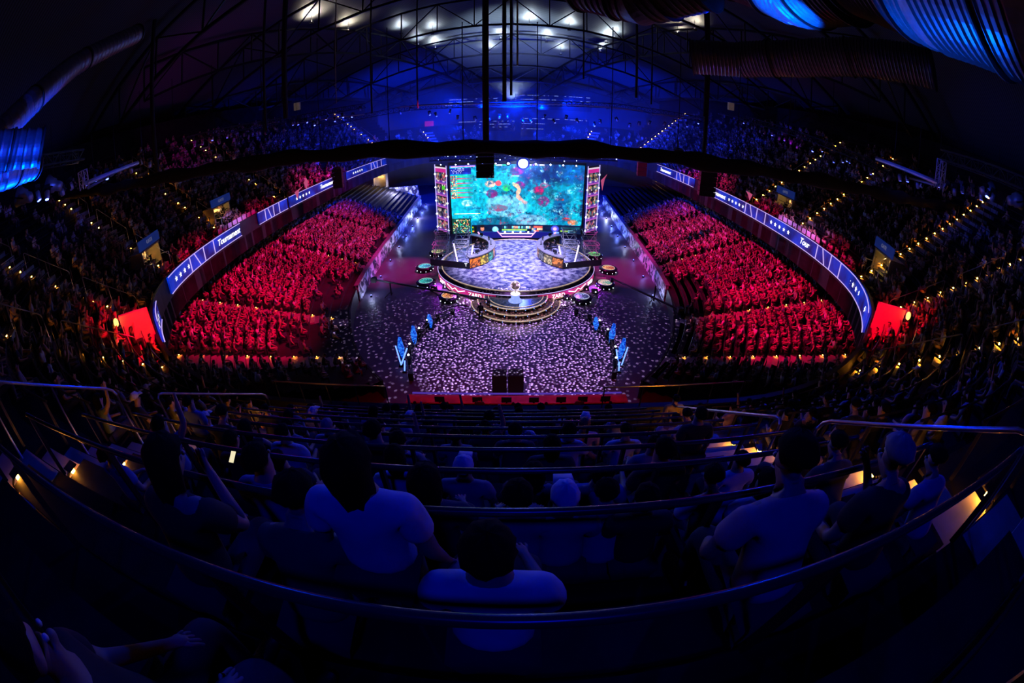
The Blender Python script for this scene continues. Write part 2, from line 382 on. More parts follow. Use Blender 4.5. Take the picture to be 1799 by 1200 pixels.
def ribbon(a, b, label, items, cuts):
    root = empty('ribbon_board', UP.pt((a+b)/2, -0.25, H-7.6), label, 'led board', 'ribbon led boards on the balcony front')
    inv = Matrix.Translation(-root.location)
    def fn(x, o, z): return UP.pt(x, o-0.2, z)-root.location
    wall_strip(lambda x, o, z: fn(x, o-0.0, z), a, b, H-7.6, H-6.5, 0.12, 0.8).build('display_face', ledface, root)
    for z in (H-7.62, H-6.5):
        m2 = MB(); m2.tube([fn(x, -0.03, z) for x in samples(a, b, 0.8)], 0.032, 6); m2.build('light_border', ledw, root)
    for c in cuts:
        m2 = MB(); m2.bar(fn(c[0], -0.04, H-7.6), fn(c[1], -0.04, H-6.5), 0.06); m2.build('light_divider', ledw, root)
    for kind, s in items:
        p, X, N = frame_at(s, -0.26, H-7.05)
        R = Matrix((X, Vector((0, 0, 1)), -N)).transposed()      # text x runs along the board, faces the arena
        X2 = -X; R = Matrix((X2, Vector((0, 0, 1)), X2.cross(Vector((0, 0, 1))))).transposed()
        if kind == 'stars':
            m2 = MB()
            for k in range(5):
                c = X2*((k-2)*0.75)
                pts = []
                for q in range(10):
                    rr = 0.21 if q % 2 == 0 else 0.09; an = PI/2+q*PI/5; pts.append(c + X2*(math.cos(an)*rr) + Vector((0, 0, math.sin(an)*rr)))
                m2.add(pts, [tuple(range(10))])
            m2.v = [tuple(Vector(q)+p-root.location) for q in m2.v]; build_each(m2, 'star', ledtx, root)
        else:
            o = text(kind, 0.72, ledtx, root, 'lettering', p-root.location, R.to_euler(), 0.01, 0.25)
    return root
def srange(p0, p1): a, b = s_of(*p0), s_of(*p1); return (min(a, b), max(a, b))
rb = [((267, 545), (263, 590), 'blue ribbon board at the left end, beside the red-lit wall', ['stars']),
      ((288, 498), (420, 402), 'long blue ribbon board on the left balcony with script lettering, nearest the red corner', ['Tournament', 'cuts', 'stars']),
      ((452, 385), (502, 357), 'short blue ribbon board in the middle of the left balcony', ['cuts']),
      ((505, 356), (590, 318), 'blue ribbon board on the left balcony under the pink banner', ['Tournament', 'stars']),
      ((606, 307), (678, 285), 'farthest blue ribbon board of the left balcony, behind the hanging speakers', ['cuts', 'stars']),
      ((1160, 288), (1226, 311), 'farthest blue ribbon board of the right balcony, behind the hanging speakers', ['Tournament', 'cuts']),
      ((1254, 325), (1538, 570), 'very long blue ribbon board round the right balcony with rows of stars', ['Tournament', 'stars', 'cuts', 'stars', 'Tour', 'cuts', 'stars', '+'])]
for p0, p1, lab, its in rb:
    a, b = srange(p0, p1); n = len(its); items = []; cuts = []
    order = its if p0[0] < 900 else its[::-1]
    for i, it in enumerate(order):
        s = a+(b-a)*(i+0.5)/n
        if it == 'cuts':
            w_ = min(1.6, (b-a)*0.2); cuts += [(s-w_, s-w_), (s, s), (s+w_*0.5, s+w_*0.9), (s+w_*1.4, s+w_*1.4)]
        else: items.append((it, s))
    ribbon(a, b, lab, items, cuts)
# red lit wing walls at the ends of the ribbon
for s, px_, nm in ((-1, 250, 'left'), (1, 1552, 'right')):
    sa = sL if s < 0 else sR
    mb = MB()
    p0 = UP.pt(sa, 0.1, UZ-0.2); p1 = UP.pt(sa, 4.2, UZ+3.0)
    q = UP.pt(sa-s*-0.0, 0.1, 0)
    mb.add([UP.pt(sa, 0.1, UZ-0.4), UP.pt(sa, 1.7, UZ+.9), UP.pt(sa, 1.7, UZ+2.6), UP.pt(sa, 0.1, UZ+2.3),
            UP.pt(sa-s*0.25, 0.1, UZ-0.4), UP.pt(sa-s*0.25, 1.7, UZ+.9), UP.pt(sa-s*0.25, 1.7, UZ+2.6), UP.pt(sa-s*0.25, 0.1, UZ+2.3)],
           [(0, 1, 2, 3), (7, 6, 5, 4), (0, 4, 5, 1), (1, 5, 6, 2), (2, 6, 7, 3), (3, 7, 4, 0)])
    tag(mb.build('wall_wing_'+nm, mat('pale_wing_wall', (0.6, 0.58, 0.58), 0.8, noise=0.1)), kind='structure')
    pw = UP.pt(sa, 1.6, UZ+1.2); pi_ = UP.pt(sa-s*4.0, -1.0, UZ+4.5); spot(pi_, pw, (1.0, 0.0, 0.02), 2600, 60, .9, .1)
    # wall light
    e = empty('wall_light', UP.pt(sa-s*0.4, 1.9, UZ+2.2), 'amber wall light beside the red-lit wing wall, %s side' % nm, 'lamp')
    m2 = MB(); m2.sphere((0, 0, 0.25), 0.14, 10, 6, sc=(1, 1, 1.5)); m2.build('bulb', amber, e); m2 = MB(); m2.box((0, 0, 0), (0.12, 0.12, 0.12)); m2.build('bracket', darksteel, e)

# ------------------------------------------------------------------ stage
SX, SY = 0.45, 44.3
def stage_mat():
    m = bpy.data.materials.new('stage_top'); m.use_nodes = True; nt = m.node_tree; b = nt.nodes['Principled BSDF']
    tc = nt.nodes.new('ShaderNodeTexCoord'); mp = nt.nodes.new('ShaderNodeMapping'); mp.inputs['Scale'].default_value = (1, 1.0, 1); nt.links.new(tc.outputs['Object'], mp.inputs[0])
    n = nt.nodes.new('ShaderNodeTexNoise'); n.inputs['Scale'].default_value = 1.9; n.inputs['Detail'].default_value = 6; n.inputs['Roughness'].default_value = 0.65; nt.links.new(mp.outputs[0], n.inputs['Vector'])
    r = nt.nodes.new('ShaderNodeValToRGB'); nt.links.new(n.outputs['Fac'], r.inputs[0]); e = r.color_ramp.elements
    e[0].position = 0.42; e[0].color = (0.05, 0.05, 0.2, 1); e[1].position = 0.62; e[1].color = (0.85, 0.85, 0.95, 1)
    nt.links.new(r.outputs[0], b.inputs['Base Color']); b.inputs['Roughness'].default_value = 0.45
    return m
stage = empty('round_stage', (SX, SY, 0), 'large round stage with a mottled blue and white top and a magenta edge', 'stage')
mb = MB(); mb.lathe([(8.1, 0.0), (8.1, 1.15), (8.0, 1.2), (0.0, 1.2)], n=96); mb.build('stage_deck', [stage_mat()], stage)
mb = MB(); mb.lathe([(8.55, 0.25), (8.62, 0.95), (8.2, 1.15), (8.12, 1.1)], n=96); mb.build('edge_skirt', blackg, stage)
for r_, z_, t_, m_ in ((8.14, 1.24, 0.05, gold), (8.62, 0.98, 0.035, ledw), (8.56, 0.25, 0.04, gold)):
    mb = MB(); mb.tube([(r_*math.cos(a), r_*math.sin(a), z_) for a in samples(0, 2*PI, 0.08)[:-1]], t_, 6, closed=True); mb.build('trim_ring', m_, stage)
mag = glow('magenta_led', (1.0, 0.03, 0.28), 0.55)
for a0, a1 in ((-162, -103), (-77, -18)):
    mb = MB(); pr = [(8.63, 0.32), (8.66, 0.9)]; mb.lathe(pr, n=24, a0=math.radians(a0), a1=math.radians(a1)); mb.build('led_edge_panel', mag, stage)
for a_, tx in ((-150, 'ZARD'), (-117, 'ZARD'), (-63, 'ZARD'), (-30, 'ZARD')):
    a = math.radians(a_); text(tx, 0.55, ledtx, stage, 'edge_lettering', (8.72*math.cos(a), 8.72*math.sin(a), 0.6), (math.radians(86), 0, a+PI/2), 0.01)
for a_ in (-134, -46):                                        # zigzag mark between the words
    mb = MB(); pts = [math.radians(a_+d) for d in (-9, -3, 0, 3, 9)]; zz = [0.8, 0.5, 0.75, 0.5, 0.8]
    mb.tube([(8.7*math.cos(a), 8.7*math.sin(a), z) for a, z in zip(pts, zz)], 0.04, 5); mb.build('edge_mark', ledtx, stage)
# violet-lit low platform round the stage
mb = MB(); mb.lathe([(10.0, 0.0), (10.0, 0.12), (8.7, 0.12)], (SX, SY, 0), 72, a0=math.radians(-170), a1=math.radians(-10))
tag(mb.build('stage_apron', mat('pale_apron', (0.5, 0.45, 0.5), 0.5, noise=0.2)), 'low pale ring platform lit violet in front of the round stage', 'platform')
for a_ in (-150, -128, -52, -30):
    a = math.radians(a_); point((SX+9.5*math.cos(a), SY+9.5*math.sin(a), 0.8), (0.5, 0.03, 1.0), 130, 0.1)
# crescent of steps with gold edges
st = empty('crescent_steps', (0.35, 36.1, 0), 'glossy black crescent steps with gold edges at the front of the stage', 'steps')
for k, (r_, z_) in enumerate(((4.15, 0.27), (3.55, 0.54), (2.95, 0.82))):
    mb = MB(); mb.lathe([(r_, z_-0.27), (r_, z_), (0.0 if k == 2 else r_-0.75, z_)], n=56, a0=-PI, a1=0); mb.build('step' if k < 2 else 'top_landing', mat('dark_brown_step', (.06, .025, .015), .4, noise=.3) if k < 2 else blackg, st)
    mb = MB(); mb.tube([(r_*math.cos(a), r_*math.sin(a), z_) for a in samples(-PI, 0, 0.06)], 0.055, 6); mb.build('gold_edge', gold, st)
    mb = MB()
    for a in samples(-PI+0.15, -0.15, 0.3): mb.box(((r_+0.02)*math.cos(a), (r_+0.02)*math.sin(a), z_-0.13), (0.04, 0.04, 0.04), rz=a)
    build_each(mb, 'riser_light', glow('riser_led', (.2, .35, 1.0), 3), st); 
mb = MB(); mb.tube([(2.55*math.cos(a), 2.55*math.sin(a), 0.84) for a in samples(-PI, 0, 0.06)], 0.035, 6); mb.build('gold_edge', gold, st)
for x_ in (-1.9, 1.9): spot((x_+0.3, 35.4, 6), (x_+0.35, 35.0, 0.8), (1.0, 0.85, 0.55), 900, 30, 0.9)  # unseen warm spots added to brighten the gold edges
spot((0.3, 44, H+1), (0.3, 33.5, 0.4), (1.0, .8, .75), 9000, 16, .5)  # a further spot added for the same steps
# pedestal with round shield trophy
pd = empty('pedestal', (0.3, 34.9, 0.82), 'white and blue lit pedestal on the crescent steps', 'pedestal')
mb = MB(); mb.lathe([(0.62, 0.0), (0.62, 0.06), (0.42, 0.1), (0.34, 0.62), (0.42, 0.68), (0.0, 0.70)], n=28); mb.build('pedestal_body', glow('pedestal_glow', (0.25, 0.35, 1.0), 1.2), pd)
mb = MB(); mb.lathe([(0.44, 0.70), (0.44, 0.75), (0.0, 0.76)], n=28); mb.build('pedestal_top', glow('pedestal_cap', (0.95, 0.85, 0.85), 1.3), pd)
tr = empty('shield_trophy', (0.3, 34.9, 1.58), 'round silver shield trophy on a slim stand above the pedestal', 'trophy')
mb = MB(); mb.tube([(0, 0, 0), (0, 0, 0.45)], 0.03, 8); mb.build('stand', steel, tr)
mb = MB()
for i in range(10): 
    pass
prof = [(0.0, 0.14), (0.12, 0.12), (0.26, 0.08), (0.30, 0.02), (0.38, 0.05), (0.38, -0.02), (0.0, -0.04)]
mb.lathe(prof, n=32); o = mb.build('shield', mat('pale_silver', (0.9, 0.75, 0.75), 0.25, 0.4, noise=0.3, nscale=8), tr, smooth=True); o.location = (0, 0, 0.78); o.rotation_euler = (math.radians(75), 0, 0)
mb = MB(); mb.tube([(0.42*math.cos(a), -0.02, 0.78+0.42*math.sin(a)) for a in samples(0, 2*PI, 0.25)[:-1]], 0.03, 6, closed=True); mb.build('shield_rim', glow('rim_glow', (0.95, 0.8, 1.0), 1.2), tr)
spot((0.3, 33, 9), (0.3, 34.9, 2.2), (1, 0.8, 0.85), 500, 12, 0.5)
# round plinths with glowing emblem tops
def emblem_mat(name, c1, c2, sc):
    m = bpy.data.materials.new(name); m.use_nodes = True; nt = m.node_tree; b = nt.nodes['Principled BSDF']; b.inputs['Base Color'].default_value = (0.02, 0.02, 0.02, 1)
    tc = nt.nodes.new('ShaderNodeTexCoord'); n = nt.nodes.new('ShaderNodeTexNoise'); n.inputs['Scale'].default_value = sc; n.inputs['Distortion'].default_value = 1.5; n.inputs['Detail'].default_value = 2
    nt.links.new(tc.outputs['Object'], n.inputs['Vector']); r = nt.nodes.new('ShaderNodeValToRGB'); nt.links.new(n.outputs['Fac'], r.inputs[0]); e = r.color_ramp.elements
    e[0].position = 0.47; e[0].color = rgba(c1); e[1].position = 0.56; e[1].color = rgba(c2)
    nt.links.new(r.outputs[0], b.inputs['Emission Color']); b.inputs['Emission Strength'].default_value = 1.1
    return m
for (px_, py_, c1, c2, lab) in ((768, 441, (0.02, 0.05, 0.02), (0.7, 0.7, 0.25), 'round plinth with a yellow and green glowing top, farthest on the left of the stage'),
                         (746, 467, (0.0, 0.08, 0.3), (0.1, 0.8, 0.9), 'round plinth with a cyan glowing top left of the stage'),
                         (748, 493, (0.0, 0.06, 0.08), (0.05, 0.6, 0.55), 'round plinth with a teal glowing top left of the stage'),
                         (789, 518, (0.12, 0.01, 0.0), (1.0, 0.4, 0.08), 'round plinth with an orange glowing top left of the crescent steps'),
                         (1044, 446, (0.0, 0.1, 0.02), (0.15, 0.9, 0.2), 'round plinth with a bright green glowing top, farthest on the right of the stage'),
                         (1069, 470, (0.3, 0.02, 0.02), (1.0, 0.5, 0.2), 'round plinth with an orange and white glowing top right of the stage'),
                         (1063, 496, (0.05, 0.3, 0.25), (0.95, 0.5, 0.45), 'round plinth with a teal and pink glowing top right of the stage'),
                         (1022, 520, (0.0, 0.01, 0.06), (0.3, 0.4, 0.75), 'round plinth with a dark blue emblem top right of the crescent steps')):
    p = at_z(px_, py_, 0.55)
    e = empty('round_plinth', (p.x, p.y, 0), lab, 'plinth', 'glowing plinths round the stage')
    mb = MB(); mb.lathe([(0.95, 0.0), (0.95, 0.3), (1.05, 0.34), (1.05, 0.46), (0.95, 0.52), (0.75, 0.54), (0.75, 0.50), (0, 0.50)], n=40); mb.build('plinth_body', blackg, e)
    mb = MB(); mb.disc((0, 0, 0.53), 0.66, 40); mb.build('emblem_disc', emblem_mat('emblem_%d' % px_, c1, c2, 3.2), e)
    mb = MB(); mb.tube([(0.72*math.cos(a), 0.72*math.sin(a), 0.55) for a in samples(0, 2*PI, 0.2)[:-1]], 0.03, 6, closed=True); mb.build('glowing_rim', glow('rim_%d' % px_, tuple(0.4+0.4*x for x in c2), 0.8), e)
    mb = MB()
    for k in range(10): a = k*PI/5; mb.box((0.98*math.cos(a), 0.98*math.sin(a), 0.17), (0.05, 0.05, 0.05))
    build_each(mb, 'marker_light', lampw, e)
# small wedge speakers and lamps dotted along the front of the stage
for i, (px_, py_) in enumerate(((783, 503), (812, 512), (848, 523), (838, 519), (975, 521), (968, 519), (995, 523), (1029, 507), (762, 507), (1045, 512))):
    p = at_z(px_, py_, 0.3); e = empty('wedge_speaker', (p.x, p.y, 0.12 if (p.x-SX)**2+(p.y-SY)**2 < 100 else 0), 'small black wedge speaker on the violet platform, %s' % ('left of the steps' if px_ < 900 else 'right of the steps'), 'speaker', 'floor speakers before the stage', rz=0.3*(-1 if px_ < 900 else 1))
    mb = MB(); mb.add([(-.3, -.25, 0), (.3, -.25, 0), (.3, .25, 0), (-.3, .25, 0), (-.28, -.02, .45), (.28, -.02, .45), (.28, .22, .45), (-.28, .22, .45)], [(0, 1, 2, 3), (4, 7, 6, 5), (0, 4, 5, 1), (1, 5, 6, 2), (2, 6, 7, 3), (3, 7, 4, 0)]); mb.build('cabinet', blackm, e)
    mb = MB(); mb.sphere((0, -.2, .2), .06, 8, 5); mb.build('indicator_lamp', lampw if i % 3 == 0 else glow('pink_dot', (1, .3, .5), 3), e)
# player booths
def booth(side):
    cx = SX+side*7.45; cyy = 46.3; f = side
    lab = 'curved player desk with glowing front panels on the %s of the stage' % ('left' if side < 0 else 'right')
    d = empty('player_desk', (cx, cyy, 1.2), lab, 'desk', 'player desks on the stage')
    def P(r, deg, z): a = math.radians(deg); return Vector((-f*r*math.cos(a), r*math.sin(a), z))
    def arc(r0, r1, z0, z1, a0, a1, n=28):
        m = MB(); 
        for i in range(n+1):
            a = a0+(a1-a0)*i/n; m.v += [tuple(P(r0, a, z0)), tuple(P(r1, a, z0)), tuple(P(r1, a, z1)), tuple(P(r0, a, z1))]
        for i in range(n):
            for j in range(4): m.f.append((4*i+j, 4*i+4+j, 4*i+4+(j+1) % 4, 4*i+(j+1) % 4)); m.m.append(0)
        m.f += [(0, 1, 2, 3), (4*n, 4*n+1, 4*n+2, 4*n+3)]; m.m += [0, 0]; return m
    arc(4.35, 5.15, 1.22, 1.32, -60, 66).build('desk_top', deskm, d)
    arc(4.9, 5.0, 0.0, 1.22, -60, 66).build('desk_front', blackg, d)
    cols = [(1.0, .22, .02), (.95, .65, .1), (.1, .55, .55), (.75, .3, .2), (.25, .1, .5), (.6, .2, .1), (.1, .3, .6), (.5, .4, .3)]
    if side > 0: cols = [(.85, .25, .05), (.7, .55, .35), (.2, .2, .3), (.6, .3, .2), (.3, .5, .5), (.3, .1, .4), (.1, .2, .5), (.4, .3, .3)]
    for k in range(8):
        a0 = -59+k*15.6; arc(5.01, 5.04, 0.12, 1.05, a0, a0+14.6, 5).build('front_panel', emblem_mat('desk_panel_%d_%d' % (side, k), tuple(c*0.15 for c in cols[k]), cols[k], 2.2), d)
    # monitors with players on chairs behind
    for k in range(5):
        a = -44+k*22; p = P(4.62, a, 1.32)
        m = MB(); m.box((p.x, p.y, p.z+0.3), (0.06, 0.56, 0.34), rz=math.radians(a)*-f); m.box((p.x, p.y, p.z+0.06), (0.05, 0.06, 0.14)); m.box((p.x, p.y, p.z+0.01), (0.16, 0.22, 0.02)); 
        mo = m.build('monitor', blackg, None, loc=(cx, cyy, 1.2)); tag(mo, 'black monitor standing on the curved player desk', 'monitor', 'monitors on the player desks')
    # low black wall closing the front of the booth
    a_, b_ = P(5.0, -60, 0), Vector((f*1.9, -2.9, 0))
    m = MB(); m.bar(a_+Vector((0, 0, .35)), b_+Vector((0, 0, .35)), 0.7, w=0.1); m.build('end_panel', blackm, d)
    text('T', 0.5, ledtx, d, 'emblem', (a_+(b_-a_)*0.08)+Vector((0, -0.1, 0.45)), (PI/2, 0, 0))
    # metal cages over the players
    for k, (bx_, by_) in enumerate(((f*1.3, 2.2), (-f*1.1, 2.5), (f*1.0, -1.0), (-f*1.2, -0.6))):
        c = empty('pipe_cage', (cx+bx_, cyy+by_, 1.2), 'silver pipe cage with hoops standing in the %s booth, %s' % ('left' if side < 0 else 'right', ['rear outer', 'rear inner', 'front outer', 'front inner'][k]), 'frame', 'pipe cages on the stage')
        m = MB(); hgt = 2.5 if k < 2 else 1.9
        for x in (-.75, .75):
            for y in (-.55, .55): m.tube([(x, y, 0), (x, y, hgt)], 0.035, 6)
        build_each(m, 'post', pipem, c); m = MB()
        for q, z in enumerate((0.9, 1.5, hgt-0.25, hgt)):
            w_ = 0.75+0.12*(q % 2); m.tube([(-w_, -.55, z), (-w_+.2, -.8, z), (w_-.2, -.8, z), (w_, -.55, z), (w_, .55, z), (w_-.2, .75, z), (-w_+.2, .75, z), (-w_, .55, z)], 0.035, 6, closed=True)
        build_each(m, 'hoop', pipem, c); m = MB()
        m.tube([(-.75, -.55, 0.1), (.75, -.55, hgt)], 0.03, 6); m.tube([(.75, -.55, .1), (-.75, .55, hgt)], 0.03, 6); build_each(m, 'brace', pipem, c)
    # glowing tubes
    tubes = ((797, 428, 804, 461), (831, 431, 826, 465)) if side < 0 else ((982, 432, 988, 465), (1017, 431, 1009, 463))
    for q, (x0, y0, x1, y1) in enumerate(tubes):
        b = at_z(x1, y1, 1.2); t = at_y(x0, y0, b.y); o = empty('light_tube', b, 'tall leaning lavender light tube in the %s booth, %s one' % ('left' if side < 0 else 'right', 'outer' if (q == 0) == (side < 0) else 'inner'), 'light', 'leaning tubes on the stage')
        m = MB(); m.tube([(0, 0, 0.05), t-b], 0.075, 8); m.build('tube', neon, o); m = MB(); m.lathe([(0.2, 0), (0.2, 0.06), (0.0, 0.08)], n=12); m.build('foot', blackm, o)
booth(-1); booth(1)

# ------------------------------------------------------------------ screens
def lin(c): return np.where(c <= 0.04045, c/12.92, ((c+0.055)/1.055)**2.4)
def fbm(u, v, seed, octs=5, base=4):
    out = np.zeros_like(u); amp = 1; tot = 0
    for o in range(octs):
        n = base*2**o; r = np.random.default_rng(seed+o); g = r.random((n+2, n*2+2)); x = u*n*2*0.999; y = v*n*0.999
        xi = np.floor(x).astype(int); yi = np.floor(y).astype(int); fx = x-xi; fy = y-yi; fx = fx*fx*(3-2*fx); fy = fy*fy*(3-2*fy)
        out += amp*((g[yi, xi]*(1-fx)+g[yi, xi+1]*fx)*(1-fy)+(g[yi+1, xi]*(1-fx)+g[yi+1, xi+1]*fx)*fy); tot += amp; amp *= 0.55
    return out/tot
attrm = {}
def screen_mat(name, s):
    m = bpy.data.materials.new(name); m.use_nodes = True; nt = m.node_tree; b = nt.nodes['Principled BSDF']; b.inputs['Base Color'].default_value = (0.01, 0.01, 0.01, 1)
    a = nt.nodes.new('ShaderNodeAttribute'); a.attribute_name = 'Col'; nt.links.new(a.outputs['Color'], b.inputs['Emission Color']); b.inputs['Emission Strength'].default_value = s
    return m
def paint_grid(name, p00, p10, p01, p11, img, m, parent):
    nv, nu = img.shape[:2]; u = np.linspace(0, 1, nu+1); v = np.linspace(0, 1, nv+1); U, V = np.meshgrid(u, v)
    P = [np.array(p) for p in (p00, p10, p01, p11)]
    co = ((1-U)*(1-V))[..., None]*P[0]+(U*(1-V))[..., None]*P[1]+((1-U)*V)[..., None]*P[2]+(U*V)[..., None]*P[3]
    me = bpy.data.meshes.new(name); i = np.arange(nv)[:, None]*(nu+1)+np.arange(nu)[None, :]
    q = np.stack([i, i+nu+1, i+nu+2, i+1], -1).reshape(-1, 4)
    me.vertices.add(co.shape[0]*co.shape[1]); me.vertices.foreach_set('co', co.reshape(-1)); me.loops.add(q.size); me.loops.foreach_set('vertex_index', q.reshape(-1).astype(np.int32))
    me.polygons.add(len(q)); me.polygons.foreach_set('loop_start', np.arange(0, q.size, 4, dtype=np.int32)); me.update(calc_edges=True)
    at = me.attributes.new('Col', 'FLOAT_COLOR', 'CORNER'); c = np.ones((nv, nu, 4, 4), np.float32); c[..., :3] = lin(np.clip(img, 0, 1))[:, :, None, :]
    at.data.foreach_set('color', c.reshape(-1)); me.materials.append(m)
    o = bpy.data.objects.new(name, me); C.objects.link(o); o.parent = parent; return o
NVX, NUX = 300, 560
U, V = np.meshgrid((np.arange(NUX)+.5)/NUX, (np.arange(NVX)+.5)/NVX)
def mix(img, col, k): return img*(1-k[..., None])+np.array(col)*k[..., None]
def blob(cx, cy_, rx, ry, soft=0.3, n=None):
    d = ((U-cx)/rx)**2+((V-cy_)/ry)**2
    if n is not None: d = d*(0.5+n)
    return np.clip((1-d)/soft, 0, 1)
n1, n2, n3, n4 = fbm(U, V, 3, 6, 3), fbm(U, V, 31, 6, 5), fbm(U, V, 57, 5, 24), fbm(U, V, 91, 4, 10)
img = np.zeros((NVX, NUX, 3))+np.array([0.02, 0.52, 0.62]); img = mix(img, (0.03, 0.68, 0.80), np.clip((0.55-U)*1.4, 0, 1)*np.clip(n1*1.3, 0, 1))
img = mix(img, (0.02, 0.30, 0.48), np.clip((n1-0.5)*6, 0, 1)); img = mix(img, (0.02, 0.12, 0.30), np.clip((n2-0.56)*9, 0, 1)*np.clip(U*1.6-.3, 0, 1))
img = mix(img, (0.02, 0.10, 0.32), blob(.80, .12, .34, .20, .8, n2)*0.8); img = mix(img, (0.03, 0.33, 0.62), blob(.93, .12, .16, .17, .6, n1)*0.7)
for a, b, rx, ry, c in ((.42, .60, .17, .17, (.36, .60, .72)), (.60, .84, .14, .13, (.40, .58, .72)), (.42, .20, .09, .12, (.10, .62, .70)), (.20, .72, .1, .09, (.04, .62, .72)),
                        (.35, .86, .16, .10, (.03, .30, .42)), (.70, .42, .10, .12, (.03, .36, .44))): img = mix(img, c, blob(a, b, rx, ry, .25, n2)*.85)
for a, b, rx, ry, c in ((.31, .42, .055, .075, (.35, .12, .35)), (.52, .30, .05, .07, (.40, .15, .42)), (.70, .53, .055, .09, (.42, .10, .35)), (.66, .37, .05, .07, (.55, .08, .28)), (.50, .10, .06, .07, (.48, .05, .40)),
                        (.30, .28, .05, .06, (.85, .62, .55)), (.36, .27, .03, .05, (.8, .25, .30)), (.42, .34, .035, .06, (.15, .72, .30)), (.36, .63, .08, .06, (.45, .22, .35)), (.12, .55, .05, .06, (.62, .78, .85)), (.70, .30, .04, .05, (.5, .25, .4)),
                        (.93, .83, .05, .05, (.72, .35, .22)), (.88, .78, .04, .03, (.6, .15, .2)), (.84, .50, .02, .02, (.5, .2, .2))):
    img = mix(img, c, blob(a, b, rx, ry, .4, n3*1.3)*np.clip(n3*2.4-.4, 0, 1)*1.0)
n5 = np.clip(fbm(U, V, 133, 2, 75)*4-1.7, 0, 1)
for _ in range(520):                                   # speckled undergrowth, rocks and figures
    a, b = rng.random(2); sz = rng.uniform(.008, .034); kind = int(rng.integers(9))
    if a < .17 and b < .75: continue
    cc_ = [(.02, .16, .34), (.03, .38, .55), (.30, .70, .78), (.10, .72, .78), (.02, .22, .45), (.35, .18, .42), (.55, .20, .32), (.62, .80, .85), (.02, .10, .25)][kind]
    img = mix(img, cc_, blob(a, b, sz, sz*rng.uniform(.8, 2.2), .8, n3*3.2+n4*1.6-1.5)*n5*(.75 if kind not in (5, 6) else (.8 if a > .25 else 0)))
t = np.linspace(0, 1, 26)
for k in t:  # pale winding creature across the middle
    x = .475+.075*k+.02*math.sin(k*7); y = .28+.27*k; img = mix(img, (.90, .74-.2*k, .52), blob(x, y, .016+.004*math.sin(k*19), .03, .6, n3)*np.clip(n4*2, .3, 1)*(.35+.65*n5))
for i in range(90):  # fine pale streaks on the right, dark branches above
    x0 = random.uniform(.62, .97); y0 = random.uniform(.45, .9); an = random.uniform(-.9, .6); L = random.uniform(.03, .1)
    if i % 3 == 0: x0 = random.uniform(.6, .98); y0 = random.uniform(.05, .3); an = random.uniform(1.2, 2.4)
    col = (.45, .85, .9) if i % 3 else (.01, .06, .2)
    dx, dy = math.cos(an)*L, math.sin(an)*L
    for q in np.linspace(0, 1, 14):
        xi = int((x0+dx*q+.006*math.sin(q*9+i))*NUX); yi = int((y0+dy*q*1.8)*NVX)
        if 0 <= xi < NUX and 0 <= yi < NVX: img[yi, xi] = img[yi, xi]*.25+np.array(col)*.75
def rect(x0, y0, x1, y1, c, k=1.0):
    a, b, c_, d = int(x0*NUX), int(x1*NUX), int(y0*NVX), int(y1*NVX); img[c_:max(d, c_+1), a:max(b, a+1)] = img[c_:max(d, c_+1), a:max(b, a+1)]*(1-k)+np.array(c)*k
def speck(x0, y0, x1, y1, cols, cw, chh):
    nx_, ny_ = max(1, int((x1-x0)/cw)), max(1, int((y1-y0)/chh))
    for i in range(nx_):
        for j in range(ny_): rect(x0+i*cw, y0+j*chh, x0+(i+1)*cw, y0+(j+1)*chh, cols[int(rng.integers(len(cols)))], .85)
rect(0, 0, .2, .018, (.15, .2, .6)); rect(.01, .012, .19, .028, (.75, .5, .85)); rect(0, .04, .16, .105, (.05, .1, .5)); rect(0, .105, .16, .13, (.08, .15, .6))
for j in range(4): speck(.012, .046+j*.02, .12-.01*j, .056+j*.02, [(.75, .75, .95), (.05, .1, .5)], .006, .01)
for j in range(10):  # health bars with portraits
    y = .15+j*.034; c = (.20, .75, .30) if j % 2 == 0 else (.80, .22, .25)
    for q in range(22): rect(.05+q*.0055, y, .0555+q*.0055, y+.018, tuple(np.array(c)*(1-q/26)+np.array((.03, .55, .7))*(q/26)))
    rect(.045, y, .052, y+.018, (.85, .55, .2)); speck(.004, y, .04, y+.03, [(.85, .45, .3), (.9, .75, .5), (.3, .2, .3), (.6, .15, .15), (.2, .7, .5)], .009, .015)
rect(.02, .70, .22, .712, (.80, .85, .35)); rect(.04, .703, .2, .709, (.9, .9, .8))
rect(0, .775, .145, 1, (.03, .22, .20)); 
for _ in range(160): a, b = rng.random(2); rect(.004+a*.132, .785+b*.2, .01+a*.132, .797+b*.2, [(.1, .6, .45), (.2, .75, .6), (.7, .8, .75), (.8, .35, .3), (.9, .7, .3), (.02, .15, .12)][int(rng.integers(6))])
rect(.15, .875, 1, 1, (.03, .08, .2)); rect(.15, .89, .19, 1, (.02, .05, .05)); speck(.155, .9, .178, .99, [(.7, .85, .1), (.1, .2, .1), (.8, .2, .2)], .008, .02)
img = mix(img, (.75, .45, .36), blob(.232, .93, .017, .045, .5)); img = mix(img, (.08, .05, .05), blob(.232, .895, .02, .025, .5)); rect(.205, .975, .262, 1, (.08, .08, .3))
img = mix(img, (.45, .80, .95), blob(.333, .945, .028, .05, .5)); rect(.385, .89, .62, .935, (.1, .2, .3)); speck(.39, .895, .61, .93, [(.4, .8, .85), (.85, .6, .5), (.15, .3, .4), (.9, .9, .9), (.1, .1, .2)], .012, .035)
rect(.385, .945, .58, .962, (.55, .85, .35)); rect(.385, .968, .565, .984, (.35, .65, .95)); speck(.615, .89, .71, .99, [(.8, .3, .25), (.9, .75, .6), (.2, .15, .3), (.3, .5, .8)], .014, .03)
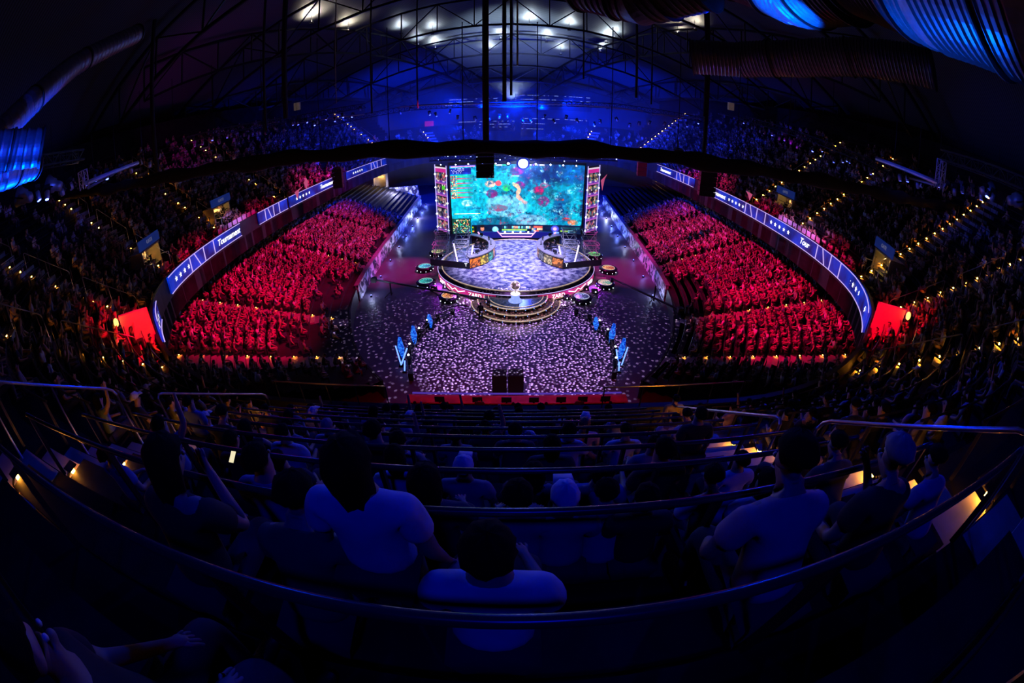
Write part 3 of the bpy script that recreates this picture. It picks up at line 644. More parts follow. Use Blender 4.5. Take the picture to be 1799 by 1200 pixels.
img = mix(img, (.25, .25, .8), blob(.795, .93, .035, .06, .6)); img = mix(img, (.7, .55, .8), blob(.795, .93, .018, .03, .6)); rect(.76, .975, .83, 1, (.35, .5, .95))
rect(.84, .90, .99, .93, (.05, .25, .3)); rect(.84, .95, .9, .972, (.45, .6, .2)); speck(.9, .945, .97, .985, [(.35, .6, .65), (.05, .2, .3)], .012, .02)
speck(.33, .002, .47, .03, [(.75, .85, .9), (.15, .7, .5), (.8, .6, .2), (.1, .3, .7), (.9, .9, .9)], .012, .02); speck(.58, .002, .71, .03, [(.9, .8, .9), (.85, .4, .6), (.2, .2, .7), (.9, .9, .95)], .012, .02)
speck(.23, .125, .30, .145, [(.75, .85, .3), (.85, .8, .45)], .01, .01); speck(.455, .165, .52, .18, [(.6, .85, .4), (.8, .9, .9)], .01, .01)
img = np.clip(img*(0.62+0.85*n3[..., None]), 0, 1)
YS = 57.0; tl, trr, bl, br = (-8.3, YS, H-7.05), (9.7, YS, H-6.95), (-8.2, YS, H-16.75), (9.55, YS, H-16.8)
scr = empty('main_screen', (0.7, YS, 0.6), 'huge screen behind the stage showing a teal game scene with status bars', 'screen')
off = np.array((0.7, YS+0.02, 0.6))
paint_grid('display', np.array(tl)-off, np.array(trr)-off, np.array(bl)-off, np.array(br)-off, img, screen_mat('screen_picture', 2.1), scr)
mb = MB(); mb.box((0, 0.25, 5.2), (18.4, 0.4, 10.2)); mb.build('casing', blackm, scr)
for s in (-1, 1):
    nv, nu = 90, 30; im = np.zeros((nv, nu, 3)); r = np.random.default_rng(5+s)
    for j in range(5):
        for i in range(2):
            y0 = 7+int(j*16.4); x0 = 1+i*14; base = [(.42, .36, .36), (.75, .45, .5)][(i+(s > 0)) % 2]
            cell = np.zeros((14, 13, 3))+np.array((.10, .06, .16))
            for _ in range(26):
                cx_, cy__ = r.integers(1, 12), r.integers(1, 12); c = np.array([(.9, .85, .8), base, (.25, .15, .4), (.7, .55, .35), (.85, .3, .4), (.15, .1, .1), (.2, .5, .6), (.4, .4, .45)][int(r.integers(8))]); cell[cy__-1:cy__+2, cx_-1:cx_+1+int(r.integers(2))] = c
            cell[2:5, 5:8] = (.85, .62, .5); cell[11:, :] = (.45, .25, .75); cell[11:13, 4:9] = (.95, .8, .9)
            if (s < 0 and i == 1 and j == 1): cell[2:7, 2:9] = (.35, .9, .2)
            im[y0:y0+14, x0:x0+13] = cell
        im[7+int(j*16.4)+14:7+int(j*16.4)+16] = (.75, .35, .75)
    im[0:2] = (.95, .9, .95); im[2:7] = (.85, .15, .6)
    if s < 0: A, B = (-8.75, 57.0), (-10.7, 59.3)
    else: A, B = (10.15, 57.0), (12.2, 59.3)
    X0, X1 = (B, A) if s < 0 else (A, B)
    side_ = 'left' if s < 0 else 'right'
    root = empty('portrait_screen', ((A[0]+B[0])/2, (A[1]+B[1])/2, 0.6), 'tall narrow screen of portrait cards with lit edges, %s of the main screen' % side_, 'screen', 'portrait screens beside the main screen')
    ro = np.array(root.location)
    q = [np.array((X0[0], X0[1], H-7.3)), np.array((X1[0], X1[1], H-7.3)), np.array((X0[0], X0[1], H-16.9)), np.array((X1[0], X1[1], H-16.9))]
    paint_grid('display', *[k-ro for k in q], im, screen_mat('portrait_picture_'+side_, 0.9), root)
    mb = MB(); mb.add([Vector(q[0]-ro)+Vector((-s*0.0, .1, .2)), Vector(q[1]-ro)+Vector((0, .1, .2)), Vector(q[3]-ro)+Vector((0, .1, -.1)), Vector(q[2]-ro)+Vector((0, .1, -.1)),
                       Vector(q[0]-ro)+Vector((0, .5, .2)), Vector(q[1]-ro)+Vector((0, .5, .2)), Vector(q[3]-ro)+Vector((0, .5, -.1)), Vector(q[2]-ro)+Vector((0, .5, -.1))],
                      [(0, 1, 2, 3), (7, 6, 5, 4), (0, 4, 5, 1), (1, 5, 6, 2), (2, 6, 7, 3), (3, 7, 4, 0)]); mb.build('casing', blackm, root)
    for XX in (X0, X1):
        mb = MB(); mb.tube([(XX[0]-ro[0], XX[1]-ro[1]-.12, H-7.0-.6), (XX[0]-ro[0], XX[1]-ro[1]-.12, H-16.8-.6)], 0.06, 8); mb.build('light_edge', glow('dim_lavender', (.5, .4, .95), 1.3), root)
        for k in range(5):
            mb = MB(); mb.sphere((XX[0]-ro[0], XX[1]-ro[1]-.22, H-8.4-.6-k*1.95), 0.13, 8, 5); mb.build('edge_bulb', lampw, root)
# low lit panel and light bars under the screen
ub = empty('stage_backboard', (0.6, 53.5, 1.2), 'low blue lit board with a pink outline between stage and screen', 'panel')
mb = MB(); mb.box((0, 0, -.65), (9.0, .25, 1.1)); mb.build('support_wall', blackm, ub)
mb = MB(); mb.box((0, 0, 0.35), (9.5, 0.3, 0.8)); mb.build('board', glow('blue_board', (0.01, 0.015, 0.5), 0.5), ub)
mb = MB(); mb.tube([(-2.5, -.2, .9), (-1.9, -.2, .15), (1.9, -.2, .15), (2.5, -.2, .9)], .07, 6); mb.build('outline_tube', neonp, ub)
mb = MB(); mb.tube([(-2.2, -.2, .55), (2.2, -.2, .55)], .06, 6); mb.build('cross_tube', neon, ub)
for x_ in (-1.5, -.5, .5, 1.5): mb = MB(); mb.sphere((x_, -.22, .75), .12, 8, 5); mb.build('bulb', lampw, ub)
for s in (-1, 1):
    o = empty('light_bar', (0.6+s*4.3, 50.9, 1.2), 'slanted pink light bar at the back of the stage, %s' % ('left' if s < 0 else 'right'), 'light', 'slanted bars behind the stage')
    mb = MB(); mb.tube([(-s*.5, 0, 0), (s*.5, 0, 1.5)], .08, 6); mb.build('bar', neonp, o); mb = MB(); mb.box((-s*.5, 0, .05), (.3, .3, .1)); mb.build('foot', blackm, o)

# ------------------------------------------------------------------ lower tier front banner walls, arena floor furniture
def rock_mat():
    m = bpy.data.materials.new('rock_print_banner'); m.use_nodes = True; nt = m.node_tree; b = nt.nodes['Principled BSDF']
    tc = nt.nodes.new('ShaderNodeTexCoord'); n = nt.nodes.new('ShaderNodeTexNoise'); n.inputs['Scale'].default_value = 0.9; n.inputs['Detail'].default_value = 7; n.inputs['Distortion'].default_value = 1.6
    nt.links.new(tc.outputs['Object'], n.inputs['Vector']); r = nt.nodes.new('ShaderNodeValToRGB'); nt.links.new(n.outputs['Fac'], r.inputs[0]); e = r.color_ramp.elements
    e[0].position = 0.46; e[0].color = (0.02, 0.02, 0.06, 1); e[1].position = 0.56; e[1].color = (0.8, 0.82, 0.95, 1)
    nt.links.new(r.outputs[0], b.inputs['Base Color']); b.inputs['Roughness'].default_value = 0.5
    return m
rock = rock_mat()
for side, nm in ((-1, 'left'), (1, 'right')):
    a, b = 17.0, LO_R.max-1
    mb = MB(); 
    wall_strip(lambda x, o, z: lo_pt(side, x, -0.35+o, z), a, b, 0.0, 1.75, 0.3, 1.0, mb=mb)
    o = mb.build('rock_print_barrier', rock); tag(o, 'long barrier printed like pale blue rock along the %s floor edge' % nm, 'barrier', 'printed floor barriers')
    mb = MB(); wall_strip(lambda x, o, z: lo_pt(side, x, -0.4+o, z), a, b, 1.76, 1.82, 0.5, 1.0, mb=mb); o2 = mb.build('top_ledge', mat('grey_ledge', (0.3, 0.3, 0.34), 0.6, noise=0.3), o)
    mb = MB(); wall_strip(lambda x, o, z: lo_pt(side, x, -0.2+o, z), LO_R.min, a-0.1, 0.0, 1.5, 0.15, 1.0, mb=mb); tag(mb.build('wall_floor_edge_'+nm, blackm), kind='structure')
    for k in range(9):
        t = a+1+k*(b-a-2)/8.0; p = lo_pt(side, t, -1.3, 0.5); point(p, (0.15, 0.25, 1.0) if k % 3 else (0.5, 0.6, 1.0), (26 if k % 3 else 50)*(1 if k < 4 else 4), 0.08)  # lamps added to brighten the printed barrier
        e = empty('added_uplight', lo_pt(side, t, -1.3, 0), 'small added uplight before the %s printed barrier' % nm, 'lamp', 'added uplights along the %s barrier' % nm)
        mb = MB(); mb.lathe([(0.12, 0), (0.12, 0.2), (0.09, 0.22), (0, 0.2)], n=12); mb.build('housing', blackm, e); mb = MB(); mb.disc((0, 0, 0.215), 0.08, 12); mb.build('lens', lampb, e)
# rock print screens at the far corners
for side, pts, nm in ((-1, ((668, 332), (733, 326), (738, 350), (672, 343)), 'left'), (1, ((1103, 333), (1156, 336), (1152, 349), (1098, 362)), 'right')):
    q = [at_y(px_, py_, 82) for px_, py_ in pts]; mb = MB(); vs = q+[v+Vector((0, 0.4, 0)) for v in q]
    mb.add(vs, [(0, 1, 2, 3), (7, 6, 5, 4), (0, 4, 5, 1), (1, 5, 6, 2), (2, 6, 7, 3), (3, 7, 4, 0)])
    tag(mb.build('rock_print_banner', rock), 'short white-lit rock print banner hanging in the far %s corner' % nm, 'banner', 'far corner banners')
    c = sum(q, Vector())/4; point(c+Vector((0, -3.5, 1.2)), (0.6, 0.6, 1.0), 1100, 0.2)
    mb = MB(); zz = min(v.z for v in q); x0 = min(v.x for v in q); x1 = max(v.x for v in q); mb.box(((x0+x1)/2, 83.2, (zz)/2), (x1-x0, 0.8, zz)); tag(mb.build('wall_corner_'+nm, blackm), kind='structure')
# V-shaped shards, their blue light put in as emission, and white tubes round the floor ring
shard = emblem_mat('blue_glow_shard', (0.0, 0.03, 0.5), (0.03, 0.25, 1.0), 6.0)
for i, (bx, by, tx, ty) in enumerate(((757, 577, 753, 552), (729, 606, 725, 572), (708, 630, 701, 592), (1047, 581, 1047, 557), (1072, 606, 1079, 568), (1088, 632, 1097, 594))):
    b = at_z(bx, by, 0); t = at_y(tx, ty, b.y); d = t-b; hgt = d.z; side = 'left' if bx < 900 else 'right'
    e = empty('glow_shard', b, 'tall shard panel with painted blue light on the %s of the floor ring, %s' % (side, ['farthest one', 'middle one', 'nearest one'][i % 3]), 'light', 'blue shards on the floor')
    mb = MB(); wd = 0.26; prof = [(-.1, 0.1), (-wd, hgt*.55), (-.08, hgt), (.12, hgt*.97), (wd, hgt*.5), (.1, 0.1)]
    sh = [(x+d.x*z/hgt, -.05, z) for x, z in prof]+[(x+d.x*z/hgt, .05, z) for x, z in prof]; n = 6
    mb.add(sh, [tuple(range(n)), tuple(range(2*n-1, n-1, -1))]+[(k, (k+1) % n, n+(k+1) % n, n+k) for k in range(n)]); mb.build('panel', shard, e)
    mb = MB(); mb.box((0, 0, .05), (.5, .5, .1)); mb.build('base', blackm, e)
for i, (bx, by, tx, ty) in enumerate(((705, 642, 695, 608), (705, 642, 715, 612), (711, 652, 711, 634), (1092, 642, 1103, 610), (1086, 642, 1083, 614), (1087, 652, 1088, 636))):
    b = at_z(bx, by, 0.05); t = at_y(tx, ty, b.y); side = 'left' if bx < 900 else 'right'
    e = empty('floor_tube_light', b, 'thin slanted blue-white tube light by the %s blue shards, %s' % (side, ['leaning out', 'leaning in', 'upright and shortest'][i % 3]), 'light', 'tube lights on the floor')
    mb = MB(); mb.tube([(0, 0, 0.05), t-b], 0.055, 8); mb.build('tube', glow('blue_tube', (0.12, 0.25, 1.0), 2.5), e); mb = MB(); mb.box((0, 0, 0), (.3, .3, .1)); mb.build('base', blackm, e)
# low curved barriers with lamps
for side, pts in ((-1, ((795, 553), (770, 563), (752, 577), (738, 592), (729, 604), (722, 620), (720, 640), (723, 668))), (1, ((1012, 553), (1035, 563), (1052, 578), (1066, 594), (1074, 608), (1079, 625), (1080, 645), (1078, 665)))):
    nm = 'left' if side < 0 else 'right'; P = [at_z(x, y, 0) for x, y in pts]
    e = empty('curved_barrier', P[3], 'low black curved truss barrier round the %s of the floor ring' % nm, 'barrier', 'curved barriers on the floor')
    mb = MB()
    for z in (.12, .5):
        for o in (-.15, .15): mb.tube([p-P[3]+Vector((o, 0, z)) for p in P], .04, 5)
    for p in P: mb.box(p-P[3]+Vector((0, 0, .3)), (.35, .2, .6))
    mb.build('truss_lattice', blackm, e)
    for k in (2, 3, 5, 6):
        q = P[k]+Vector((0, 0, .62)); l = empty('par_lamp', q, 'small bright white lamp on the %s curved barrier' % nm, 'lamp', 'lamps on the %s curved barrier' % nm)
        mb = MB(); mb.lathe([(0.05, 0), (.11, .03), (.11, .2), (.09, .2)], n=10); mb.build('housing', blackm, l); mb = MB(); mb.sphere((0, 0, .2), .09, 8, 6); mb.build('bulb', glow('bulb_white', (.8, .85, 1), 6), l)
# twin black cases in the middle of the near floor, red lit operators' row
for x0, x1, nm in ((866, 890, 'left'), (893, 919, 'right')):
    a = at_z(x0, 702, 0); b = at_z(x1, 702, 0); t = at_y(x0, 661, a.y)
    e = empty('flight_case', ((a.x+b.x)/2, a.y, 0), 'tall black equipment case on the near floor, %s of the pair' % nm, 'case', 'equipment cases')
    mb = MB(); mb.box((0, 0.4, t.z/2), (b.x-a.x, .8, t.z)); mb.build('case_body', mat('case_black', (.004, .004, .005), .8, noise=.2), e)
    mb = MB()
    for xx in (-1, 1): mb.bar((xx*(b.x-a.x)/2, 0, 0), (xx*(b.x-a.x)/2, 0, t.z), .04)
    mb.build('corner_trim', darksteel, e)
dk = empty('operator_desk', (0.3, 18.3, 2.6), 'long red-lit operators\' desk below the front of the near stand', 'desk')
mb = MB(); mb.box((0, .2, 0.0), (12.5, .7, 0.08)); mb.build('desk_top', mat('desk_red', (.5, .12, .12), .4, noise=.4, nscale=1.5), dk); mb = MB(); mb.box((0, .5, -.45), (12.5, .08, .8)); mb.build('modesty_panel', blackm, dk)
mb = MB(); mb.tube([(-6, .6, .12), (6, .6, .12)], .05, 6); mb.build('led_edge', glow('violet_strip', (.06, .03, .35), 1.0), dk)
for x_ in (-5, -1.5, 2, 5.4):
    mb = MB(); mb.box((x_, 0, -1.3), (.12, .8, 2.6)); mb.build('leg', blackm, dk)
for i, x_ in enumerate((-4.3, -2.2, -.6, .9, 2.4, 3.6, 4.9)):
    o = MB(); o.box((0, 0, .2), (.55, .05, .34)); o.box((0, 0, .03), (.1, .12, .06)); t = o.build('monitor', blackg, None, loc=(.3+x_, 18.2, 2.64)); tag(t, 'small black monitor on the red-lit operators\' desk', 'monitor', 'monitors on the operators\' desk')
for x_ in (-6, -2, 2, 6): spot((x_, 13, H-5), (x_*.9, 18.0, 2.5), (1.0, 0.0, 0.02), 900, 60, .9, .1)
mb = MB(); mb.box((0.2, 17.0, 1.0), (16, 3.6, 2.0)); tag(mb.build('floor_operator_platform', blackm), kind='structure')
# camera cranes
for (px0, py0, px1, py1, px2, py2, nm) in ((700, 528, 640, 490, 858, 527, 'left'), (1148, 530, 1195, 545, 1075, 490, 'right')):
    b = at_z(px0, py0, 0); piv = b+Vector((0, 0, 1.7)); h1 = at_z(px2, py2, 1.7); tl_ = at_z(px1, py1, 1.9)
    if nm == 'left': b = at_z(688, 520, 0); piv = b+Vector((0, 0, 1.5)); tl_ = piv+(piv-h1).normalized()*2.2
    e = empty('camera_crane', b, 'long black camera crane reaching %s' % ('from the left over the crescent steps' if nm == 'left' else 'from the right barrier towards the plinths'), 'camera crane')
    mb = MB(); mb.tube([(0, 0, 0.1), piv-b], .09, 8); mb.tube([(-.6, -.5, .03), (0, 0, .5), (.6, -.5, .03)], .04, 6); mb.tube([(0, .7, .03), (0, 0, .5)], .04, 6); mb.build('tripod_frame', blackm, e)
    mb = MB(); mb.bar(tl_-b, h1-b, .14, w=.14); mb.build('arm', mat('crane_black', (.012, .012, .012), .4, noise=.3), e)
    mb = MB(); mb.box(tl_-b, (.5, .5, .5)); mb.build('counterweight', blackm, e); mb = MB(); mb.box(h1-b+Vector((0, 0, -.15)), (.3, .4, .35)); mb.tube([h1-b+Vector((0, .2, -.15)), h1-b+Vector((0, .45, -.15))], .09, 10); mb.build('camera_head', blackm, e)

# ------------------------------------------------------------------ aisles, benches, handrails
AW = 0.62
def s_front(px_, py_): return min(samples(UP.min, UP.max, 0.25), key=lambda s: (pix(UP.pt(s, 0.4, UZ+.3))[0]-px_)**2+(pix(UP.pt(s, .4, UZ+.3))[1]-py_)**2)
UA = [3.9, -5.8, 13.6, -15.2]+[s_front(*p) for p in ((228, 548), (296, 452), (398, 392), (1580, 552), (1528, 478), (1408, 384))]
UA += [s_front(500, 338), s_front(1325, 340)]
UA = sorted(UA)
far_a = [UP.min+9, UP.max-9, UP.min+20, UP.max-20]
UA = sorted(UA+far_a)
LA = [3.2, 9.6, 22.6, 35.0, 45.0]                       # aisle stations along the lower tier curve
UNROWS = lambda s: NU if abs(s) < usplit else 8
def ublock(s): return sum(1 for a in UA if a < s)
stairm = mat('aisle_step', (0.5, 0.45, 0.38), .75, noise=.3, nscale=2)
def aisle(fn, t, nrow, tr, rz_, z0, name):
    mb = MB()
    for m in range(nrow):
        o0 = m*tr; z = z0+m*rz_
        for (oa, ob, zz) in ((o0+.02, o0+tr*.55, z+.012), (o0+tr*.5, o0+tr, z+rz_*.5)):
            v = [fn(t-AW, oa, zz), fn(t+AW, oa, zz), fn(t+AW, ob, zz), fn(t-AW, ob, zz), fn(t-AW, oa, z-.01), fn(t+AW, oa, z-.01), fn(t+AW, ob, z-.01), fn(t-AW, ob, z-.01)]
            mb.add(v, [(0, 1, 2, 3), (0, 4, 5, 1), (1, 5, 6, 2), (3, 2, 6, 7), (0, 3, 7, 4)])
    return tag(mb.build(name, stairm), kind='structure')
for a in UA: aisle(UP.pt, a, UNROWS(a), UT, UR, UZ, 'floor_aisle_steps')
for side in (-1, 1):
    for a in LA: aisle(lambda s_, o_, z_: lo_pt(side, s_, o_, z_), a, NL, LT, LR, LZ, 'floor_aisle_steps')
# benches: one continuous bench with a back rail for each row of each block
BSPEC = []
def bench_parts(fn, a, b, off, z, mid, step, near):
    ss = samples(a, b, step); n = len(ss); A = MB(); up = z > H-8.5; ro = .04 if up else 0; rh = 1.45 if up else .83
    for x in ss: A.v += [tuple(fn(x, off-.40, z+.39)-mid), tuple(fn(x, off-.40, z+.43)-mid), tuple(fn(x, off-.02, z+.43)-mid), tuple(fn(x, off-.02, z+.39)-mid)]
    for i in range(n-1):
        for j in range(4): A.f.append((4*i+j, 4*i+4+j, 4*i+4+(j+1) % 4, 4*i+(j+1) % 4)); A.m.append(0)
    A.f += [(0, 1, 2, 3), (4*n-4, 4*n-3, 4*n-2, 4*n-1)]; A.m += [0, 0]
    B = MB(); B.tube([fn(x, off+ro, z+rh)-mid for x in samples(a, b, .3 if near else step)], .024, 8 if near else 4)
    P = []
    for x in samples(a+.15, b-.15, 2.4 if near else 6): 
        m = MB(); m.bar(fn(x, off+ro, z+(.6 if ro else 0))-mid, fn(x, off+ro, z+rh)-mid, .035, w=.05); P.append(m)
    return A, B, P
def build_benches():
    BSPEC.sort(key=lambda q: (q[0]((q[1]+q[2])/2, q[3], q[4])-Vector((0, 0, H))).length)
    rest = MB()
    for i, (fn, a, b, off, z, label, group, step, near) in enumerate(BSPEC):
        if i < 298:
            mid = fn((a+b)/2, off, z); root = empty('bench', mid, label, 'bench', group)
            A, B, P = bench_parts(fn, a, b, off, z, mid, step, near)
            A.build('seat', benchm, root); B.build('back_rail', railm, root, smooth=near)
            for p in P: p.build('post', darksteel, root)
        else:
            A, B, P = bench_parts(fn, a, b, off, z, Vector((0, 0, 0)), 3.0, False); rest.add(A.v, A.f); rest.add(B.v, B.f)
    if rest.v: tag(rest.build('bench_rows', benchm), 'many more rows of dark benches at the far end of the arena', 'bench', kind='stuff')
def bench(fn, a, b, off, z, label, group, inward, step=1.2, near=False): BSPEC.append((fn, a, b, off, z, label, group, step, near))
edges = [UP.min+.3]+[x for a in UA for x in (a-AW, a+AW)]+[UP.max-.3]
UB = [(edges[i], edges[i+1]) for i in range(0, len(edges), 2) if edges[i+1]-edges[i] > 1.5]
for bi, (a, b) in enumerate(UB):
    mid = (a+b)/2; nr = UNROWS(mid) if abs(a) < usplit and abs(b) < usplit else 8
    nm = ('%s block out in the %s upper tier' % (ORD[min(21, abs(bi-len(UB)//2))], 'left' if mid < -6 else 'right')) if abs(mid) > 7 else ('centre block before the camera' if abs(mid) < 3 else 'block just right of the centre aisle')
    for m in range(nr):
        p, n_ = UP.at(mid); c = UP.pt(mid, m*UT, H-7+m*.6)
        if c.y < -2.5 or (abs(mid) < 18 and m > 10): continue
        bench(UP.pt, a+.04, b-.04, m*UT+.76, UZ+m*UR, 'dark bench, %s row up, %s' % (ORD[m], nm), 'upper tier benches', None, near=abs(mid) < 8)
for side, nm in ((-1, 'left'), (1, 'right')):
    le = [LO_R.min+.2]+[x for a in LA for x in (a-AW, a+AW)]+[LO_R.max-.3]
    for bi in range(0, len(le), 2):
        a, b = le[bi], le[bi+1]
        if b-a < 1.5: continue
        for m in range(NL):
            bench(lambda s_, o_, z_: lo_pt(side, s_, o_, z_), a+.05, b-.05, m*LT+.76, LZ+m*LR, 'dark bench, %s row up, %s block along the %s lower tier' % (ORD[m], ORD[bi//2], nm), 'lower tier benches', None, step=2.0)
build_benches()
# aisle handrails near the camera and at each upper aisle
def hoop(s, o0, o1, hgt, label, r=.024):
    base = UP.pt(s, (o0+o1)/2, 0); zl = lambda o: UZ+.04+.75*o
    base.z = zl((o0+o1)/2); e = empty('aisle_handrail', base, label, 'handrail', 'tube handrails on the upper tier aisles')
    T = lambda o, h: UP.pt(s, o, zl(o)+h)-base
    mb = MB(); mb.tube([T(o0, hgt-.12), T(o0+.05, hgt-.03), T(o0+.15, hgt)]+[T(o, hgt) for o in samples(o0+.3, o1-.3, .5)]+[T(o1-.15, hgt), T(o1-.05, hgt-.03), T(o1, hgt-.12)], r, 10); mb.build('rail', steel, e, smooth=True)
    n = max(2, int((o1-o0)/1.1)+1)
    for k in range(n):
        o = o0+(o1-o0)*k/(n-1); mb = MB(); mb.tube([T(o, -.40), T(o, hgt-.1 if k in (0, n-1) else hgt-.01)], r*.85, 8); mb.build('post', steel, e, smooth=True)
hoop(3.42, 5.69, 8.0, .94, 'thick tube handrail on the aisle right of the centre block, nearer one')
hoop(3.42, 1.9, 5.05, .94, 'thick tube handrail on the aisle right of the centre block, lower one')
hoop(-6.3, 5.05, 7.4, 1.12, 'thick tube handrail on the aisle left of the centre block, nearer one')
hoop(-6.3, 1.0, 4.2, 1.06, 'thick tube handrail on the aisle left of the centre block, lower one')
for s in UA:
    if abs(s) < 9 or abs(s) > usplit: continue
    nm = 'left' if s < 0 else 'right'
    k = ORD[sum(1 for a in UA if (a < 0) == (s < 0) and abs(a) < abs(s))]
    for o0, o1, w_ in ((1.2, 4.4, 'lower one'), (5.2, 8.4, 'middle one'), (9.4, 13, 'upper one')): hoop(s-.1, o0, o1, 1.0, 'slim tube handrail, %s aisle counting %s from the centre, %s' % (k, nm, w_))
# front rails above the balcony edge at the end stand
for a, b, nm in ((-6.6, -3.2, 'left'), (2.3, 6.4, 'right')):
    e = empty('balcony_rail', UP.pt((a+b)/2, .12, H-6.95), 'low brass-lit balcony rail over a dark glass canopy, %s of the centre' % nm, 'rail', 'rails on the near balcony edge')
    mb = MB(); mb.tube([UP.pt(x, .12, H-6.3)-e.location for x in samples(a, b, .5)], .02, 8); mb.build('rail', mat('brass', (.8, .55, .2), .3, 1.0, noise=.1), e)
    for x in samples(a, b, 1.1): mb = MB(); mb.tube([UP.pt(x, .12, H-6.96)-e.location, UP.pt(x, .12, H-6.3)-e.location], .018, 6); mb.build('post', darksteel, e)
# yellow step lamps
def step_lamp_proto():
    e = empty('step_lamp', (0, 0, 0), 'x', 'lamp'); mb = MB(); mb.bar((0, 0, 0), (0, 0, .42), .03); mb.bar((0, 0, .42), (0, -.12, .5), .03); mb.build('post', darksteel, e)
    mb = MB(); mb.box((0, -.13, .44), (.09, .05, .07)); mb.build('bulb', glow('step_bulb', (1.0, .34, .03), 120), e); mb = MB(); mb.box((0, -.13, .50), (.22, .17, .02)); mb.build('light_block_hood', darksteel, e); reg(e); return e  # cover added to keep the bulb's light off the roof
sl = step_lamp_proto(); first = True
for s in UA:
    if abs(s) > usplit+8: continue
    nm = 'left' if s < 0 else 'right'; k = ORD[sum(1 for a in UA if (a < 0) == (s < 0) and abs(a) < abs(s))]
    for m in range(UNROWS(s)):
        p, n_ = UP.at(s); c = UP.pt(s+AW-.03, m*UT+.74, UZ+m*UR)
        if c.y < -2.5 or (m > 9 and abs(s) < 17): continue
        o = sl if first else copy_tree(sl); first = False
        o.location = c; o.rotation_euler = (0, 0, math.atan2(n_.y, n_.x)-PI/2)
        o['label'] = 'amber step lamp, %s step up the %s upper tier aisle, %s from the centre' % (ORD[m], k, nm)
        o['label'] = ' '.join(o['label'].split()[:16]); o['group'] = 'amber step lamps, %s aisle %s' % (k, nm)
# lower tier: a few warm lamps on the aisle ends
for side, nm in ((-1, 'left'), (1, 'right')):
    for a in LA[:3]:
        for m in range(1, NL, 2):
            o = copy_tree(sl); o.location = lo_pt(side, a+AW-.05, m*LT+.7, LZ+m*LR); o.rotation_euler = (0, 0, side*-PI/2)
            for ch in o.children: ch.scale = (.6, .6, .6)
            o['label'] = 'small warm step lamp on an aisle of the %s red-lit lower tier' % nm; o['group'] = 'small step lamps in the %s lower tier' % nm

# ------------------------------------------------------------------ vomitories (lit openings)
signm = glow('blue_sign', (0.004, 0.03, 0.28), .3)
def vomitory(base, ang, w_, h_, label, grp, energy, pale=beige, sign=True):
    e = empty('exit_portal', base, label, 'doorway', grp, rz=ang)
    mb = MB(); mb.box((0, 1.2, h_/2), (w_, .12, h_)); mb.box((-w_/2, .6, h_/2), (.1, 1.3, h_)); mb.box((w_/2, .6, h_/2), (.1, 1.3, h_)); mb.box((0, .6, h_+.04), (w_+.2, 1.3, .08)); mb.build('passage_walls', pale, e)
    mb = MB(); mb.box((0, 1.1, h_*.78), (w_*.45, .06, .22)); mb.build('lit_exit_sign', amber, e)
    if sign: mb = MB(); mb.box((0, -.05, h_+.5), (w_+.5, .08, .7)); mb.build('blue_sign', signm, e); text('GATE', .35, dimtx, e, 'sign_lettering', (0, -.11, h_+.5), (PI/2, 0, 0), .005)
    mb = MB(); mb.tube([(-w_/2, -.8, 1.0), (-w_/2, .5, 1.0)], .03, 6); mb.tube([(w_/2, -.8, 1.0), (w_/2, .5, 1.0)], .03, 6); mb.tube([(w_/2, -.8, 0), (w_/2, -.8, 1.0)], .03, 6); mb.tube([(-w_/2, -.8, 0), (-w_/2, -.8, 1.0)], .03, 6); build_each(mb, 'rail', steel, e)
    R = Matrix.Rotation(ang, 3, 'Z'); point(Vector(base)+R @ Vector((0, .35, h_-.25)), (1.0, .62, .2), energy, .08)
for px_, py_, nm in ((378, 478, 'nearest'), (465, 415, 'second'), (546, 367, 'third'), (597, 342, 'farthest'), (1437, 493, 'nearest'), (1355, 430, 'second'), (1275, 375, 'third'), (1222, 347, 'farthest')):
    side = -1 if px_ < 900 else 1; p = at_z(px_, py_, H-11.4); p.x = side*29.2; p.z = H-12.0
    vomitory(p, side*-PI/2, 2.0, 2.5, 'lit exit portal under a blue sign behind the %s lower tier, %s from the camera' % ('left' if side < 0 else 'right', nm), 'lit exit portals behind the lower tiers', 60)
for side, nm in ((-1, 'left'), (1, 'right')):                    # back wall of the lower tier
    mb = MB(); wall_strip(lambda x, o, z: lo_pt(side, x, 14.6+o, z), LO_R.min, LO_R.max, H-12.5, UZ-.4, .3, 1.5, mb=mb); tag(mb.build('wall_concourse_'+nm, blackm), kind='structure')
for px_, py_, lab in ((262, 432, 'beside the second amber aisle on the left'), (405, 372, 'under the pink banner on the left'), (1553, 452, 'beside the second amber aisle on the right'), (1378, 330, 'high on the far right')):
    side = -1 if px_ < 900 else 1; s = s_front(px_, py_+10); p = UP.pt(s, 2.2, UZ+1.3); pp, nn = UP.at(s)
    vomitory(p, math.atan2(nn.y, nn.x)-PI/2, 2.6, 1.9, 'dim beige exit portal in the upper tier, '+lab, 'exit portals of the upper tier', 22)
for px_, py_, nm in ((668, 330, 'left'), (1160, 332, 'right')):
    p = at_y(px_, py_, 80); vomitory(p, 0, 2.6, 2.6, 'pale exit portal high in the far %s corner' % nm, 'far corner portals', 160, sign=False)
    mb = MB(); mb.box((p.x, 81.0, p.z/2), (2.8, 1.5, p.z)); tag(mb.build('wall_portal_base_'+nm, blackm), kind='structure')
